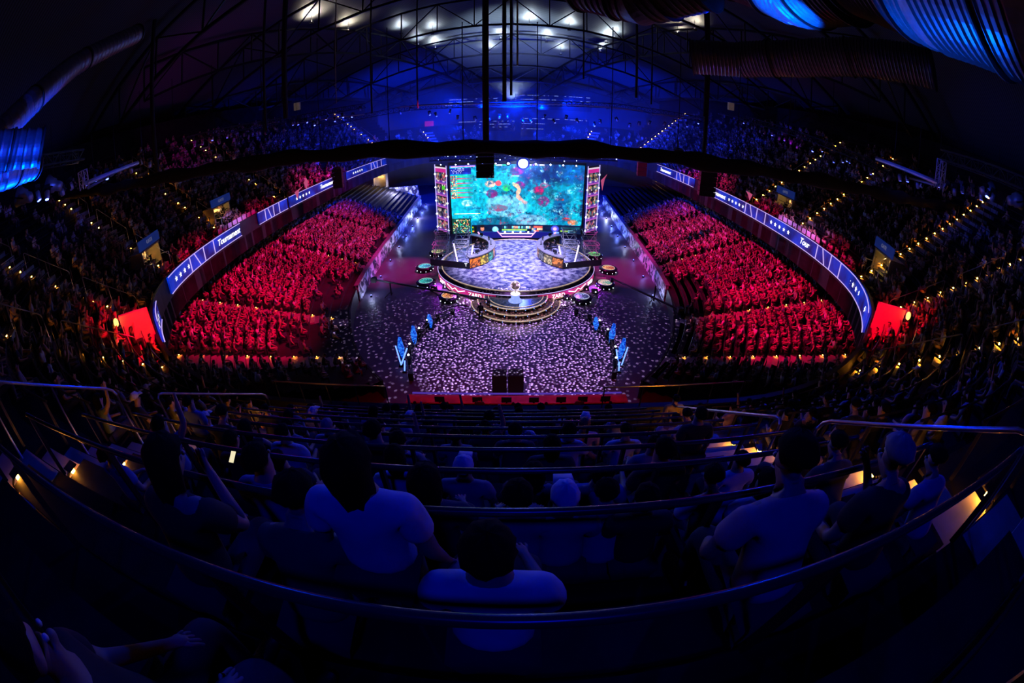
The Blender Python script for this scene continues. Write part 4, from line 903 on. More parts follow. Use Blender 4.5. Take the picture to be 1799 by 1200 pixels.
# lilac glass balustrades above the ribbon
for s0, s1, nm in ((s_of(385, 405), s_of(455, 372), 'left'), (s_of(1400, 395), s_of(1442, 420), 'right'), (s_of(1365, 378), s_of(1400, 395), 'right, farther')):
    a, b = min(s0, s1), max(s0, s1); e = empty('glass_balustrade', UP.pt((a+b)/2, .6, UZ+.5), 'lilac lit panelled balustrade above the ribbon board, %s side' % nm, 'balustrade', 'lilac balustrades')
    mb = MB(); wall_strip(lambda x, o, z: UP.pt(x, .6+o, z)-e.location, a, b, UZ+.6, UZ+1.7, .05, .7, mb=mb); mb.build('panels', mat('frosted_panel', (.6, .5, .65), .5, noise=.2), e)
    mb = MB(); [mb.bar(UP.pt(x, .55, UZ+.5)-e.location, UP.pt(x, .55, UZ+1.75)-e.location, .06) for x in samples(a, b, .9)]; build_each(mb, 'mullion', darksteel, e)
    p = UP.pt((a+b)/2, -1.5, UZ+3.2); spot(p, UP.pt((a+b)/2, .6, UZ+1.1), (.8, .3, 1.0), 500, 80, .8, .05)
# pink pennants
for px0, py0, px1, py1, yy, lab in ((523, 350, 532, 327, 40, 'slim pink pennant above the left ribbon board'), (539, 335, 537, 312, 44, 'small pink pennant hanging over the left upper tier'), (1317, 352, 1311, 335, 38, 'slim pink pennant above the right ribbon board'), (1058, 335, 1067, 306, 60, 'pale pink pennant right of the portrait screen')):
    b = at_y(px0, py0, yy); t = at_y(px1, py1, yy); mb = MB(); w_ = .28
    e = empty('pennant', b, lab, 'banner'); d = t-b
    mb.add([(0, 0, 0), (-w_, 0, d.z*.6), d, (w_, 0, d.z*.7), (0, .06, 0), (-w_, .06, d.z*.6), d+Vector((0, .06, 0)), (w_, .06, d.z*.7)], [(0, 1, 2, 3), (7, 6, 5, 4), (0, 4, 5, 1), (1, 5, 6, 2), (2, 6, 7, 3), (3, 7, 4, 0)]); mb.build('cloth', glow('glowing_pink_cloth', (.8, .12, .3), .6), e)  # the cloth's pink is all emission, put in as if lit
    mb = MB(); mb.tube([d, d+Vector((0, 0, 12))], .02, 4); mb.build('cord', blackm, e)
# sponsor lettering, light put in as a faint glow, on the dark wall below the ribbon boards
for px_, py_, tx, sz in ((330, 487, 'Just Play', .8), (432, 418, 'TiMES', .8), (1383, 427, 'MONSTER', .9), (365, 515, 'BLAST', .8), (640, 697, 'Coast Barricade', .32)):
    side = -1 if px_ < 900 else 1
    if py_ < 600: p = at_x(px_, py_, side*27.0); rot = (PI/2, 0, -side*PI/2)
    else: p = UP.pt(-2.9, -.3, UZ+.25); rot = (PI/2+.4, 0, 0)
    o = text(tx, sz, glow('glowing_wall_lettering', (.5, .5, .6), .25), None, 'wall_lettering', p, rot, .02, .2); tag(o, 'faint pale sponsor lettering on the dark wall, reading %s' % tx, 'lettering')

# ------------------------------------------------------------------ people
def skin_build(nodes, edges, root, name, sub):
    names = list(nodes); idx = {n: i for i, n in enumerate(names)}
    me = bpy.data.meshes.new(name); me.from_pydata([nodes[n][0] for n in names], [(idx[a], idx[b]) for a, b in edges], []); o = bpy.data.objects.new(name, me); C.objects.link(o)
    o.modifiers.new('skin', 'SKIN'); 
    if not me.skin_vertices: 
        bpy.context.view_layer.update()
    sv = me.skin_vertices[0].data if me.skin_vertices else None
    if sv is None: raise RuntimeError('skin layer missing')
    for n in names:
        r = nodes[n][1]; sv[idx[n]].radius = r if isinstance(r, tuple) else (r, r); sv[idx[n]].use_root = (n == root)
    o.modifiers['skin'].branch_smoothing = 0.6
    if sub: m = o.modifiers.new('sub', 'SUBSURF'); m.levels = sub; m.render_levels = sub
    bpy.context.view_layer.update(); dg = bpy.context.evaluated_depsgraph_get(); out = bpy.data.meshes.new_from_object(o.evaluated_get(dg)); out.name = name
    bpy.data.objects.remove(o); bpy.data.meshes.remove(me)
    out.polygons.foreach_set('use_smooth', [True]*len(out.polygons)); return out
def skeleton(pose, fingers=False):
    """seated or standing figure facing +y, feet on z=0"""
    N = {}; E_ = []
    stand = pose == 'stand'
    hz = 0.92 if stand else 0.54
    lean = {'lap': .08, 'lean': .45, 'raise': .05, 'slouch': -.12, 'stand': .0, 'phone': .16, 'chin': .32, 'turn': .05}[pose]
    def T(x, y, z):                                             # torso point relative to the pelvis, leaning about it
        c, s = math.cos(lean), math.sin(lean); return (x, y*c+z*s, hz-y*s+z*c)
    N['pelvis'] = (T(0, 0, 0), (.165, .115)); N['waist'] = (T(0, 0, .17), (.145, .10)); N['chest'] = (T(0, .0, .36), (.155, .105)); N['collar'] = (T(0, -.01, .49), (.105, .065))
    N['neck'] = (T(0, .01, .55), (.056, .056)); N['jaw'] = (T(0, .045, .61), (.062, .075)); N['skull'] = (T(0, .03, .69), (.078, .096)); N['crown'] = (T(0, .02, .765), (.055, .07))
    N['nose'] = (T(0, .145, .635), .014); E_ += [('pelvis', 'waist'), ('waist', 'chest'), ('chest', 'collar'), ('collar', 'neck'), ('neck', 'jaw'), ('jaw', 'skull'), ('skull', 'crown'), ('jaw', 'nose')]
    for s, S in ((-1, 'l'), (1, 'r')):
        N['ear'+S] = (T(s*.088, .02, .65), .016); E_.append(('skull', 'ear'+S))
        N['sh'+S] = (T(s*.185, 0, .46), (.062, .062)); E_.append(('collar', 'sh'+S))
        arm = {'lap': ((.25, .06, .20), (.15, .36, .12)), 'lean': ((.27, .14, .22), (.12, .40, .14)), 'slouch': ((.27, .0, .20), (.16, .26, .06)), 'phone': ((.25, .10, .21), (.06, .34, .30)),
               'chin': ((.20, .22, .24), (.06, .24, .50)), 'stand': ((.25, -.02, .17), (.27, .08, -.07)), 'turn': ((.33, .02, .27), (.44, .18, .10)), 'raise': ((.25, .06, .20), (.15, .36, .12))}[pose]
        if pose == 'raise' and s > 0: arm = ((.30, .12, .62), (.26, .2, .88))
        if pose == 'chin' and s < 0: arm = ((.25, .08, .20), (.12, .38, .12))
        e, w_ = arm; N['el'+S] = (T(s*e[0], e[1], e[2]), (.045, .045)); N['wr'+S] = (T(s*w_[0], w_[1], w_[2]), (.027, .027)); E_ += [('sh'+S, 'el'+S), ('el'+S, 'wr'+S)]
        W = Vector(N['wr'+S][0]); D = (W-Vector(N['el'+S][0])).normalized(); side = Vector((s, 0, 0)); 
        if abs(D.x) > .8: side = Vector((0, 1, 0))
        U_ = (side-D*side.dot(D)).normalized(); pz = D.cross(U_)
        palm = W+D*.07; N['pa'+S] = (tuple(palm), (.034, .022)); E_.append(('wr'+S, 'pa'+S))
        if fingers:
            for k in range(4):
                b = palm+D*.035+U_*(k-1.5)*.021; L = (.032, .038, .035, .027)[k]; dn = -abs(1)*Vector((0, 0, 1))*.012
                N['f%d%s' % (k, S)] = (tuple(b), .0095); N['g%d%s' % (k, S)] = (tuple(b+D*L+dn), .0085); N['h%d%s' % (k, S)] = (tuple(b+D*L*1.55+dn*2.6), .0075); E_ += [('pa'+S, 'f%d%s' % (k, S)), ('f%d%s' % (k, S), 'g%d%s' % (k, S)), ('g%d%s' % (k, S), 'h%d%s' % (k, S))]
            N['t0'+S] = (tuple(palm-U_*s*.03+D*.0), .011); N['t1'+S] = (tuple(palm-U_*.045*s+D*.035), .009); E_ += [('pa'+S, 't0'+S), ('t0'+S, 't1'+S)]
        N['hip'+S] = ((s*.095, .0, hz-.03), (.088, .088)); E_.append(('pelvis', 'hip'+S))
        if stand: kn, an, to = (s*.11, .02, .50), (s*.12, -.03, .09), (s*.13, .13, .035)
        else: kn, an, to = (s*.15, .44, .51), (s*.15, .40, .09), (s*.17, .56, .035)
        N['kn'+S] = (kn, (.062, .062)); N['an'+S] = (an, (.04, .04)); N['to'+S] = (to, (.04, .03)); E_ += [('hip'+S, 'kn'+S), ('kn'+S, 'an'+S), ('an'+S, 'to'+S)]
    return N, E_, T
def sub_skel(N, E_, keep, grow, trims=None):
    n2 = {}
    for k in keep:
        p, r = N[k]; r = r if isinstance(r, tuple) else (r, r); n2[k] = (p, (r[0]*grow+.006, r[1]*grow+.006))
    e2 = [(a, b) for a, b in E_ if a in n2 and b in n2]
    for nm, a, b, f, rr in (trims or []):
        pa, pb = Vector(N[a][0]), Vector(N[b][0]); n2[nm] = (tuple(pa.lerp(pb, f)), rr); e2.append((a, nm))
    return n2, e2
skinm = mat('skin_tone', (.42, .24, .17), .55, noise=.12, nscale=5)
hairm = mat('dark_hair', (.006, .005, .005), .9, noise=.4, nscale=20, spec=.1)
def fab(n, c): return mat('fabric_'+n, c, .85, noise=.18, nscale=7, bump=.15)
FAB = {'white': fab('white', (.72, .72, .75)), 'grey': fab('grey', (.3, .3, .33)), 'black': fab('black', (.012, .012, .015)), 'navy': fab('navy', (.02, .025, .06)), 'pink': fab('pink', (.6, .35, .38)), 'blue': fab('blue', (.15, .22, .45)), 'yellow': fab('yellow', (.6, .45, .12)), 'olive': fab('olive', (.12, .12, .07)), 'stripe': fab('stripe', (.4, .4, .48))}
trouserm = fab('trouser', (.03, .03, .045))
def hair_mesh(kind, T, seed=1):
    r = random.Random(seed); c = Vector(T(0, .015, .695)); up = (Vector(T(0, 0, 1))-Vector(T(0, 0, 0))).normalized(); fw = (Vector(T(0, 1, 0))-Vector(T(0, 0, 0))).normalized(); rt = Vector((1, 0, 0))
    mb = MB(); n, m = 20, 12; o = 0
    for i in range(m+1):
        for j in range(n):
            a = PI*i/m; b = 2*PI*j/n; x, y, z = math.sin(a)*math.cos(b), math.sin(a)*math.sin(b), math.cos(a)
            front = max(0, y); k = 1+.05*math.sin(7*b+3*a+seed)+r.uniform(-.03, .03)
            rx, ry, rz = .095*k, .115*k, .105*k
            zz = z*rz
            if kind == 'short': lo = -.02+front*.09
            elif kind == 'cap': lo = .0
            else: lo = -.02+front*.09
            if zz < lo:
                if kind == 'long': zz = lo+(zz-lo)*(3.2 if y < .25 else .2); rx *= 1.05
                else: zz = lo-(lo-zz)*.25 if kind == 'short' else lo; 
                if kind == 'short': rx *= .86; ry *= .86
            p = c+rt*(x*rx)+fw*(y*ry-(.01 if kind != 'cap' else 0))+up*zz; mb.v.append(tuple(p))
    for i in range(m):
        for j in range(n): mb.f.append((i*n+j, (i+1)*n+j, (i+1)*n+(j+1) % n, i*n+(j+1) % n)); mb.m.append(0)
    if kind == 'cap':
        cc = c+fw*.14; q = [c+rt*-.07+fw*.08+up*.02, c+rt*.07+fw*.08+up*.02, c+rt*.06+fw*.19+up*.0, c+rt*-.06+fw*.19+up*.0]; mb.add(q+[v+up*.012 for v in q], [(0, 1, 2, 3), (7, 6, 5, 4), (0, 4, 5, 1), (1, 5, 6, 2), (2, 6, 7, 3), (3, 7, 4, 0)])
    return mb.mesh('hair_'+kind, True)
def obj_of(name, me, m, parent=None):
    if not me.materials: me.materials.append(m)
    o = bpy.data.objects.new(name, me); C.objects.link(o); o.parent = parent
    o.material_slots[0].link = 'OBJECT'; o.material_slots[0].material = m; return o
PROTO = {}
def proto(pose, hair, hi):
    key = (pose, hair, hi)
    if key in PROTO: return PROTO[key]
    N, E_, T = skeleton(pose, hi); sub = 2 if hi else 1
    base = (pose, hi)
    if base not in MESHES:
        arms = [('sl%s' % S, 'sh'+S, 'el'+S, .66, (.075, .075)) for S in 'lr']
        n2, e2 = sub_skel(N, E_, ['pelvis', 'waist', 'chest', 'collar', 'shl', 'shr'], 1.25, arms)
        for S in 'lr': n2['sh'+S] = (n2['sh'+S][0], (.088, .088))
        n2['collar'] = (n2['collar'][0], (.16, .115)); n2['cl'] = (tuple(Vector(N['collar'][0]).lerp(Vector(N['neck'][0]), .62)), (.082, .078)); e2.append(('collar', 'cl'))
        n3, e3 = sub_skel(N, E_, ['pelvis', 'hipl', 'hipr', 'knl', 'knr', 'anl', 'anr'], 1.25)
        n3['pelvis'] = (n3['pelvis'][0], (.185, .14))
        shoe = []
        for s in (-1, 1):
            a = Vector(N['an'+('l' if s < 0 else 'r')][0]); t_ = Vector(N['to'+('l' if s < 0 else 'r')][0]); _m = MB(); shoe.append(_m); _m.tube([a+Vector((0, -.05, -.04)), a+Vector((0, 0, -.035)), t_+Vector((0, 0, .005)), t_+Vector((0, .05, -.003))], [.035, .05, .046, .026], 8)
        eyes = []
        for s in (-1, 1): _m = MB(); _m.sphere(T(s*.03, .118, .665), .0125, 8, 6); eyes.append(_m)
        MESHES[base] = (skin_build(N, E_, 'pelvis', 'body_'+pose, sub), skin_build(n2, e2, 'pelvis', 'shirt_'+pose, sub), skin_build(n3, e3, 'pelvis', 'trousers_'+pose, sub), [q.mesh('shoe', True) for q in shoe], [q.mesh('eye', True) for q in eyes])
    b, s_, t_, sh, ey = MESHES[base]
    o = obj_of('person', b, skinm); obj_of('shirt', s_, FAB['grey'], o); obj_of('trousers', t_, trouserm, o); [obj_of('shoe', q, blackm, o) for q in sh]
    if hi: [obj_of('eye', q, mat('eye_white', (.6, .6, .6), .3, noise=.02), o) for q in ey]
    obj_of('cap' if hair == 'cap' else 'hair', hair_mesh(hair, T, len(PROTO)+1), hairm, o); reg(o)
    for x in [o]+list(o.children): x.hide_render = False
    PROTO[key] = o; USED[key] = False; return o
MESHES = {}; USED = {}
def person(loc, rz, pose='lap', hair='short', shirt='grey', label='', group=None, hi=False, scale=1.0, haircol=None, trouser=None):
    k = (pose, hair, hi); p = proto(*k)
    if USED[k]: o = copy_tree(p)
    else: o = p; USED[k] = True
    o.location = loc; o.rotation_euler = (0, 0, rz); o.scale = (scale,)*3; tag(o, label, 'person', group)
    if not group and 'group' in o: del o['group']
    for ch in o.children:
        n = ch.name.split('.')[0]
        if n == 'shirt': ch.material_slots[0].material = FAB[shirt]
        if n == 'trousers': ch.material_slots[0].material = FAB[trouser] if trouser else trouserm
        if n == 'cap': ch.material_slots[0].material = FAB['white']
        if n == 'hair': ch.material_slots[0].material = haircol or hairm
    return o
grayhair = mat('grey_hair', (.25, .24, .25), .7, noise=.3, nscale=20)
OCC = []
def seat_tread(n): return H-2.51-.6*n
def near_person(px_, py_, pose, hair, shirt, label, hi=True, rows=None, rz=0.0, hcol=None, prop=None, smin=.86, smax=1.16, trouser=None):
    d = ray(px_, py_); best = None
    lean = {'lap': .08, 'lean': .45, 'raise': .05, 'slouch': -.12, 'stand': .0, 'phone': .16, 'chin': .32, 'turn': .05}[pose]
    hh = (.92 if pose == 'stand' else .54)+.70*math.cos(lean)-.03*math.sin(lean); hy = .03*math.cos(lean)+.74*math.sin(lean)
    for n in (rows or range(0, 9)):
        k0 = (.44+.8*n+(.22 if pose != 'stand' else .45))
        for sc in np.linspace(smin, smax, 16):
            y = k0+hy*sc; kk = y/d.y; z = H+d.z*kk; err = abs(z-(seat_tread(n)+hh*sc))+abs(sc-1)*.1
            if best is None or err < best[0]: best = (err, n, sc, d.x*kk-math.sin(-rz)*0, k0)
    err, n, sc, x, y0 = best; OCC.append((x, n)); print('NP', px_, py_, 'row', n, 'sc', round(sc, 2), 'err', round(err, 2))
    return person((x, y0, seat_tread(n)), rz, pose, hair, shirt, label, None, hi, sc, hcol, trouser)
NP = near_person
NP(607, 800, 'stand', 'long', 'white', 'person in a pale tee with tall dark hair, directly ahead left of centre', rows=[0], smin=.8, smax=1.05)
NP(857, 955, 'lap', 'short', 'white', 'person with a big dark head slouching low at centre, pale shirt at the rail', rows=[0], smin=.9, smax=1.2)
NP(1135, 872, 'lap', 'short', 'black', 'person all in black with a broad dark head, right of centre', rows=[0, 1], smin=.9)
NP(910, 862, 'lap', 'short', 'grey', 'person in a grey shirt in the second row, straight ahead')
NP(745, 838, 'lap', 'long', 'navy', 'person in navy with dark shoulder-length hair, left of centre')
NP(992, 868, 'lap', 'cap', 'grey', 'person in a white cap and grey shirt, just right of centre')
NP(1063, 862, 'chin', 'short', 'grey', 'person resting a hand on the chin, behind the person in black', rows=[1, 2])
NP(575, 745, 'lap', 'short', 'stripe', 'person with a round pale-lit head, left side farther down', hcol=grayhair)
NP(905, 752, 'lap', 'short', 'navy', 'person with a large dark head in the middle rows')
NP(1027, 742, 'lap', 'short', 'pink', 'person with a reddish lit head in the middle rows', hcol=mat('red_lit_hair', (.12, .03, .02), .6, noise=.3))  # red light on this head is put into the hair colour
NP(1236, 862, 'lean', 'short', 'white', 'person leaning forward in a light shirt behind the right rail', rows=[1, 2])
NP(1286, 838, 'lap', 'short', 'white', 'person in a bright light shirt, four seats right of centre', rows=[2])
NP(1348, 842, 'lap', 'long', 'white', 'person with long dark hair and a pale top near the right aisle', rows=[0, 1])
NP(1392, 788, 'lean', 'short', 'pink', 'person in a pink shirt with a dark strap leaning over beside the right aisle')
NP(1188, 700, 'stand', 'short', 'yellow', 'person standing in the amber light at the balcony rail, yellow-lit tee', rows=[7, 8], smax=1.2)  # amber light on the tee is put into its yellow fabric
NP(1228, 735, 'stand', 'short', 'black', 'tall person in black standing left of the right handrail', rows=[3, 4, 5])
NP(331, 705, 'stand', 'short', 'blue', 'person in a pale blue shirt standing at the left handrail', rows=[3, 4, 5])
NP(292, 790, 'chin', 'long', 'black', 'person with long dark hair and a raised forearm, far left front', rows=[0, 1])
NP(185, 795, 'slouch', 'short', 'blue', 'person in a dim blue shirt at the far left front', rows=[0, 1])
NP(408, 770, 'phone', 'short', 'black', 'person in black looking down at a lit phone, left side', rows=[1, 2])
NP(452, 800, 'lap', 'short', 'blue', 'person in a soft blue shirt between the left rails', rows=[1, 2])
NP(700, 770, 'lap', 'short', 'grey', 'person in grey behind the tall-haired person', rows=[2, 3])
NP(655, 752, 'lap', 'short', 'black', 'person with a dark head beside the tall-haired person', rows=[2, 3])
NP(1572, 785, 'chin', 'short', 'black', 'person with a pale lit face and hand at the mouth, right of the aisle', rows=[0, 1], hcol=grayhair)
NP(1640, 800, 'lean', 'short', 'blue', 'person in a rumpled blue jacket bending forward, right side', rows=[0, 1])
NP(1150, 775, 'lap', 'short', 'grey', 'person in grey in the third row right of centre', rows=[2, 3])
NP(970, 775, 'lap', 'long', 'navy', 'person with long hair in navy, third row at centre', rows=[2, 3])
NP(520, 850, 'lean', 'short', 'olive', 'person hunched forward in olive behind the left front rail', rows=[0, 1])
NP(1470, 770, 'lean', 'short', 'olive', 'person in olive crouched beside the right handrail post', rows=[1, 2])
NP(800, 762, 'lap', 'short', 'grey', 'person in a grey tee left of the large dark head', rows=[3, 4])
NP(1100, 752, 'phone', 'short', 'white', 'person in a white tee looking down, right of centre farther down', rows=[3, 4])
# the neighbour beside the camera: knees and folded hands at the lower left; another at the lower right
person((-1.12, -.2, H-1.91), -0.3, 'slouch', 'short', 'black', 'person seated right beside the camera on the left, knees at the bottom edge', None, True, 1.0, None, None)
OCC.append((-.6, -1))
ph = empty('smartphone', at_y(409, 803, 1.9), 'small lit phone held by the person in black on the left', 'phone')
mb = MB(); mb.box((0, 0, 0), (.07, .01, .13), rx=-1.15); mb.build('phone_body', blackg, ph); mb = MB(); mb.box((0, -.004, .006), (.05, .004, .10), rx=-1.15); mb.build('display', glow('phone_screen', (.9, .8, .5), 1.0), ph)
tx_ = text('###', .05, FAB['black'], None, 'x'); bpy.data.objects.remove(tx_)

# low detail crowd bodies (one mesh each, coloured by zone)
crowd_mat = bpy.data.materials.new('crowd_clothes'); crowd_mat.use_nodes = True
_nt = crowd_mat.node_tree; _a = _nt.nodes.new('ShaderNodeAttribute'); _a.attribute_name = 'Col'; _nt.links.new(_a.outputs['Color'], _nt.nodes['Principled BSDF'].inputs['Base Color']); _nt.nodes['Principled BSDF'].inputs['Roughness'].default_value = .85
LOW = []
for pose in ('lap', 'lean', 'raise', 'turn', 'chin'):
    N, E_, T = skeleton(pose, False)
    for k in ('nose', 'earl', 'earr', 'tol', 'tor'): N.pop(k)
    E_ = [e for e in E_ if e[0] in N and e[1] in N]
    for k in ('shl', 'shr'): N[k] = (N[k][0], (.075, .075))
    me = skin_build(N, E_, 'pelvis', 'low_'+pose, 0)
    co = np.zeros(len(me.vertices)*3); me.vertices.foreach_get('co', co); co = co.reshape(-1, 3)
    faces = [tuple(p.vertices) for p in me.polygons]; tris = []
    for f in faces: tris += [(f[0], f[i], f[i+1]) for i in range(1, len(f)-1)]
    tris = np.array(tris, np.int32); nn = list(N); nc = np.array([N[k][0] for k in nn]); near = np.argmin(((co[:, None]-nc[None])**2).sum(-1), 1)
    zone = np.zeros(len(co), int)                      # 0 shirt 1 skin 2 hair 3 trousers
    head = T(0, .03, .74)
    for i, k in enumerate(near):
        n_ = nn[k]
        if n_ in ('neck', 'jaw', 'wrl', 'wrr', 'pal', 'par', 'ell', 'elr'): zone[i] = 1
        if n_ in ('skull', 'crown'): zone[i] = 2 if (co[i][1] < head[1]+.03 or n_ == 'crown') else 1
        if n_ in ('hipl', 'hipr', 'knl', 'knr', 'anl', 'anr'): zone[i] = 3
        if n_ == 'pelvis' and co[i][2] < .5: zone[i] = 3
    LOW.append((co, tris, zone)); bpy.data.meshes.remove(me)
SHIRTS = [(.015, .015, .015), (.02, .02, .025), (.015, .01, .01), (.75, .75, .75), (.6, .6, .65), (.02, .02, .02), (.03, .03, .04), (.02, .02, .02), (.4, .1, .1), (.12, .15, .3), (.5, .45, .4), (.05, .05, .05), (.25, .25, .27), (.8, .8, .85), (.03, .02, .02)]
def zone_cols(zone, shirt, hair=(.01, .01, .01), skin=(.5, .3, .22), tr=(.03, .03, .05)):
    pal = np.array([shirt, skin, hair, tr]); return pal[zone]
def low_mesh(vi, shirt):
    co, tris, zone = LOW[vi]; me = bpy.data.meshes.new('spectator'); me.from_pydata(co.tolist(), [], tris.tolist())
    at = me.attributes.new('Col', 'FLOAT_COLOR', 'POINT'); c = np.ones((len(co), 4), np.float32); c[:, :3] = zone_cols(zone, shirt); at.data.foreach_set('color', c.reshape(-1))
    me.polygons.foreach_set('use_smooth', [True]*len(me.polygons)); me.materials.append(crowd_mat); return me
seats = []                                             # (pos, rz, where)
def inward(n_): return math.atan2(-n_.y, -n_.x)-PI/2
for bi, (a, b) in enumerate(UB):
    mid = (a+b)/2; nr = UNROWS(mid) if abs(a) < usplit and abs(b) < usplit else 8
    for m in range(nr):
        for s in samples(a+.35, b-.35, .56):
            p, n_ = UP.at(s); q = UP.pt(s, m*UT+.54, UZ+m*UR)
            n = 9-m; dens = .52 if q.y < 22 else .62
            if abs(s) < 8.2:
                if n < 0 or (n < 2): continue
                if any(abs(ox-q.x) < .5 and on == n for ox, on in OCC): continue
                dens = .42
            if q.y < -1 and abs(q.x) < 60: continue
            if abs(q.x) < 6 and q.y < 1.3: continue
            if (q-Vector((0, 0, H))).length < 3.2: continue
            if q.y > 75: dens = .25
            if abs(q.x) > 22 and m > 12: dens *= .5
            if random.random() < dens: seats.append((q, inward(n_)+random.uniform(-.25, .25), ('upper', 'left' if s < -6 else 'right' if s > 5 else 'centre', m)))
for side in (-1, 1):
    le = [LO_R.min+.2]+[x for a in LA for x in (a-AW, a+AW)]+[LO_R.max-.3]
    for bi in range(0, len(le), 2):
        a, b = le[bi], le[bi+1]
        if b-a < .6: continue
        for m in range(NL):
            for s in samples(a+.25, b-.25, .50):
                p, n_ = LO_R.at(s); q = lo_pt(side, s, m*LT+.54, LZ+m*LR)
                dens = .93
                if s > LA[4]: dens = .0
                if s < 18 and m < 4: dens = .12
                if s < 9 and m < 7: dens = .35
                if m < 1: dens *= .4
                if random.random() < dens:
                    n2 = Vector((side*n_.x, n_.y)); seats.append((q, inward(n2)+random.uniform(-.35, .35), ('lower', 'left' if side < 0 else 'right', m)))
eye = Vector((0, 0, H)); seats.sort(key=lambda t: (t[0]-eye).length)
shown = [t for t in seats if ray_ok(t)] if False else seats
NIND = 300-33-19
meshes_low = {}
poses_mid = ['lap', 'lean', 'slouch', 'turn', 'chin', 'phone', 'raise']
names_ = list(FAB); cnt = 0; rest = []
for i, (q, rz, wh) in enumerate(seats):
    vis = pix(q+Vector((0, 0, 1.2))); inv = -20 < vis[0] < 1820 and -20 < vis[1] < 1220
    if cnt < NIND and inv:
        dist = (q-eye).length; where = {'upper': 'upper tier', 'lower': 'lower tier'}[wh[0]]
        sh = random.choices(['white', 'grey', 'black', 'navy', 'pink', 'blue', 'olive', 'stripe'], [3, 3, 5, 4, 1, 2, 2, 1])[0]; hr = random.choices(['short', 'long', 'cap'], [6, 4, 1])[0]
        pz = random.choice(poses_mid if random.random() < .7 else ['lap']); 
        lab = 'seated spectator in %s with %s, %s row up, %s %s' % ({'stripe': 'a striped top'}.get(sh, sh), {'short': 'short hair', 'long': 'long hair', 'cap': 'a cap'}[hr], ORD[wh[2]], wh[1], where)
        if dist < 15:
            person(q, rz, pz, hr, sh, lab, 'spectators on the %s %s, %s, %s, row %s' % (wh[1], where, sh, hr, ORD[wh[2]]), False, random.uniform(.92, 1.06))
        else:
            vi = random.randrange(len(LOW)); key = (vi, sh)
            if key not in meshes_low: meshes_low[key] = low_mesh(vi, tuple(FAB_C[sh]) if False else {'white': (.72, .72, .75), 'grey': (.3, .3, .33), 'black': (.012, .012, .015), 'navy': (.02, .025, .06), 'pink': (.6, .35, .38), 'blue': (.15, .22, .45), 'olive': (.12, .12, .07), 'stripe': (.4, .4, .48)}[sh])
            o = bpy.data.objects.new('person', meshes_low[key]); C.objects.link(o); o.location = q; o.rotation_euler = (0, 0, rz); lab = 'seated spectator in %s, %s row up, %s %s' % (sh, ORD[wh[2]], wh[1], where)
            tag(o, lab, 'person', 'spectators on the %s %s, %s, row %s' % (wh[1], where, sh, ORD[wh[2]]))
        cnt += 1
    else: rest.append((q, rz))
VC, TC, CC = [], [], []; base = 0
for q, rz in rest:
    co, tris, zone = LOW[random.randrange(len(LOW))]; c_, s_ = math.cos(rz), math.sin(rz); k = random.uniform(.92, 1.08)
    x = (co[:, 0]*c_-co[:, 1]*s_)*k+q.x; y = (co[:, 0]*s_+co[:, 1]*c_)*k+q.y; z = co[:, 2]*k+q.z
    VC.append(np.stack([x, y, z], 1)); TC.append(tris+base); base += len(co)
    CC.append(zone_cols(zone, SHIRTS[random.randrange(len(SHIRTS))], (.01, .01, .01) if random.random() < .85 else (.2, .12, .06)))
VC = np.concatenate(VC).astype(np.float32); TC = np.concatenate(TC).astype(np.int32); CC = np.concatenate(CC).astype(np.float32)
me = bpy.data.meshes.new('crowd'); me.vertices.add(len(VC)); me.vertices.foreach_set('co', VC.reshape(-1)); me.loops.add(TC.size); me.loops.foreach_set('vertex_index', TC.reshape(-1))
me.polygons.add(len(TC)); me.polygons.foreach_set('loop_start', np.arange(0, TC.size, 3, dtype=np.int32)); me.update(calc_edges=True)
at = me.attributes.new('Col', 'FLOAT_COLOR', 'POINT'); at.data.foreach_set('color', np.concatenate([CC, np.ones((len(CC), 1), np.float32)], 1).reshape(-1)); me.materials.append(crowd_mat)
o = bpy.data.objects.new('crowd', me); C.objects.link(o); tag(o, 'dense seated crowd filling the side stands, washed red in the lower tiers', 'crowd', kind='stuff')
print('SEATS', len(seats), 'stuff', len(rest), 'tris', len(TC))
# people working on the floor
def floor_person(px_, py_, pose, shirt, label, group=None, z=0, rz=0.0, hair='short'):
    p = at_z(px_, py_, z); return person(p, rz, pose, hair, shirt, label, group, False, 1.0)
floor_person(845, 563, 'stand', 'black', 'person in black standing in front of the crescent steps')
for k in range(7):
    person((-5.2+k*1.75, 17.3, 2.0), random.uniform(-.5, .5), 'stand' if k in (2, 5) else 'lap', 'short', ['white', 'pink', 'black', 'grey', 'white', 'black', 'pink'][k], 'red-lit crew person in %s at the operators\' desk, %s from the left' % (['white', 'pink', 'black', 'grey', 'white', 'black', 'pink'][k], ORD[k]), 'crew at the operators\' desk', False, 1.0)
for side in (-1, 1):
    for k in range(5):
        a = math.radians(-44+k*22); x = SX+side*7.45+side*-1*3.75*math.cos(a); y = 46.3+3.75*math.sin(a)
        person((x, y, 1.2), -side*PI/2+PI if side > 0 else -PI/2, 'phone', 'short', 'black' if side < 0 else 'navy', 'player with short dark hair seated at the %s desk, %s from the front' % ('left' if side < 0 else 'right', ORD[k]), 'players at the desks', False, 1.0)
for k_, o_ in PROTO.items():
    if not USED[k_]:
        for c in list(o_.children)+[o_]: bpy.data.objects.remove(c)

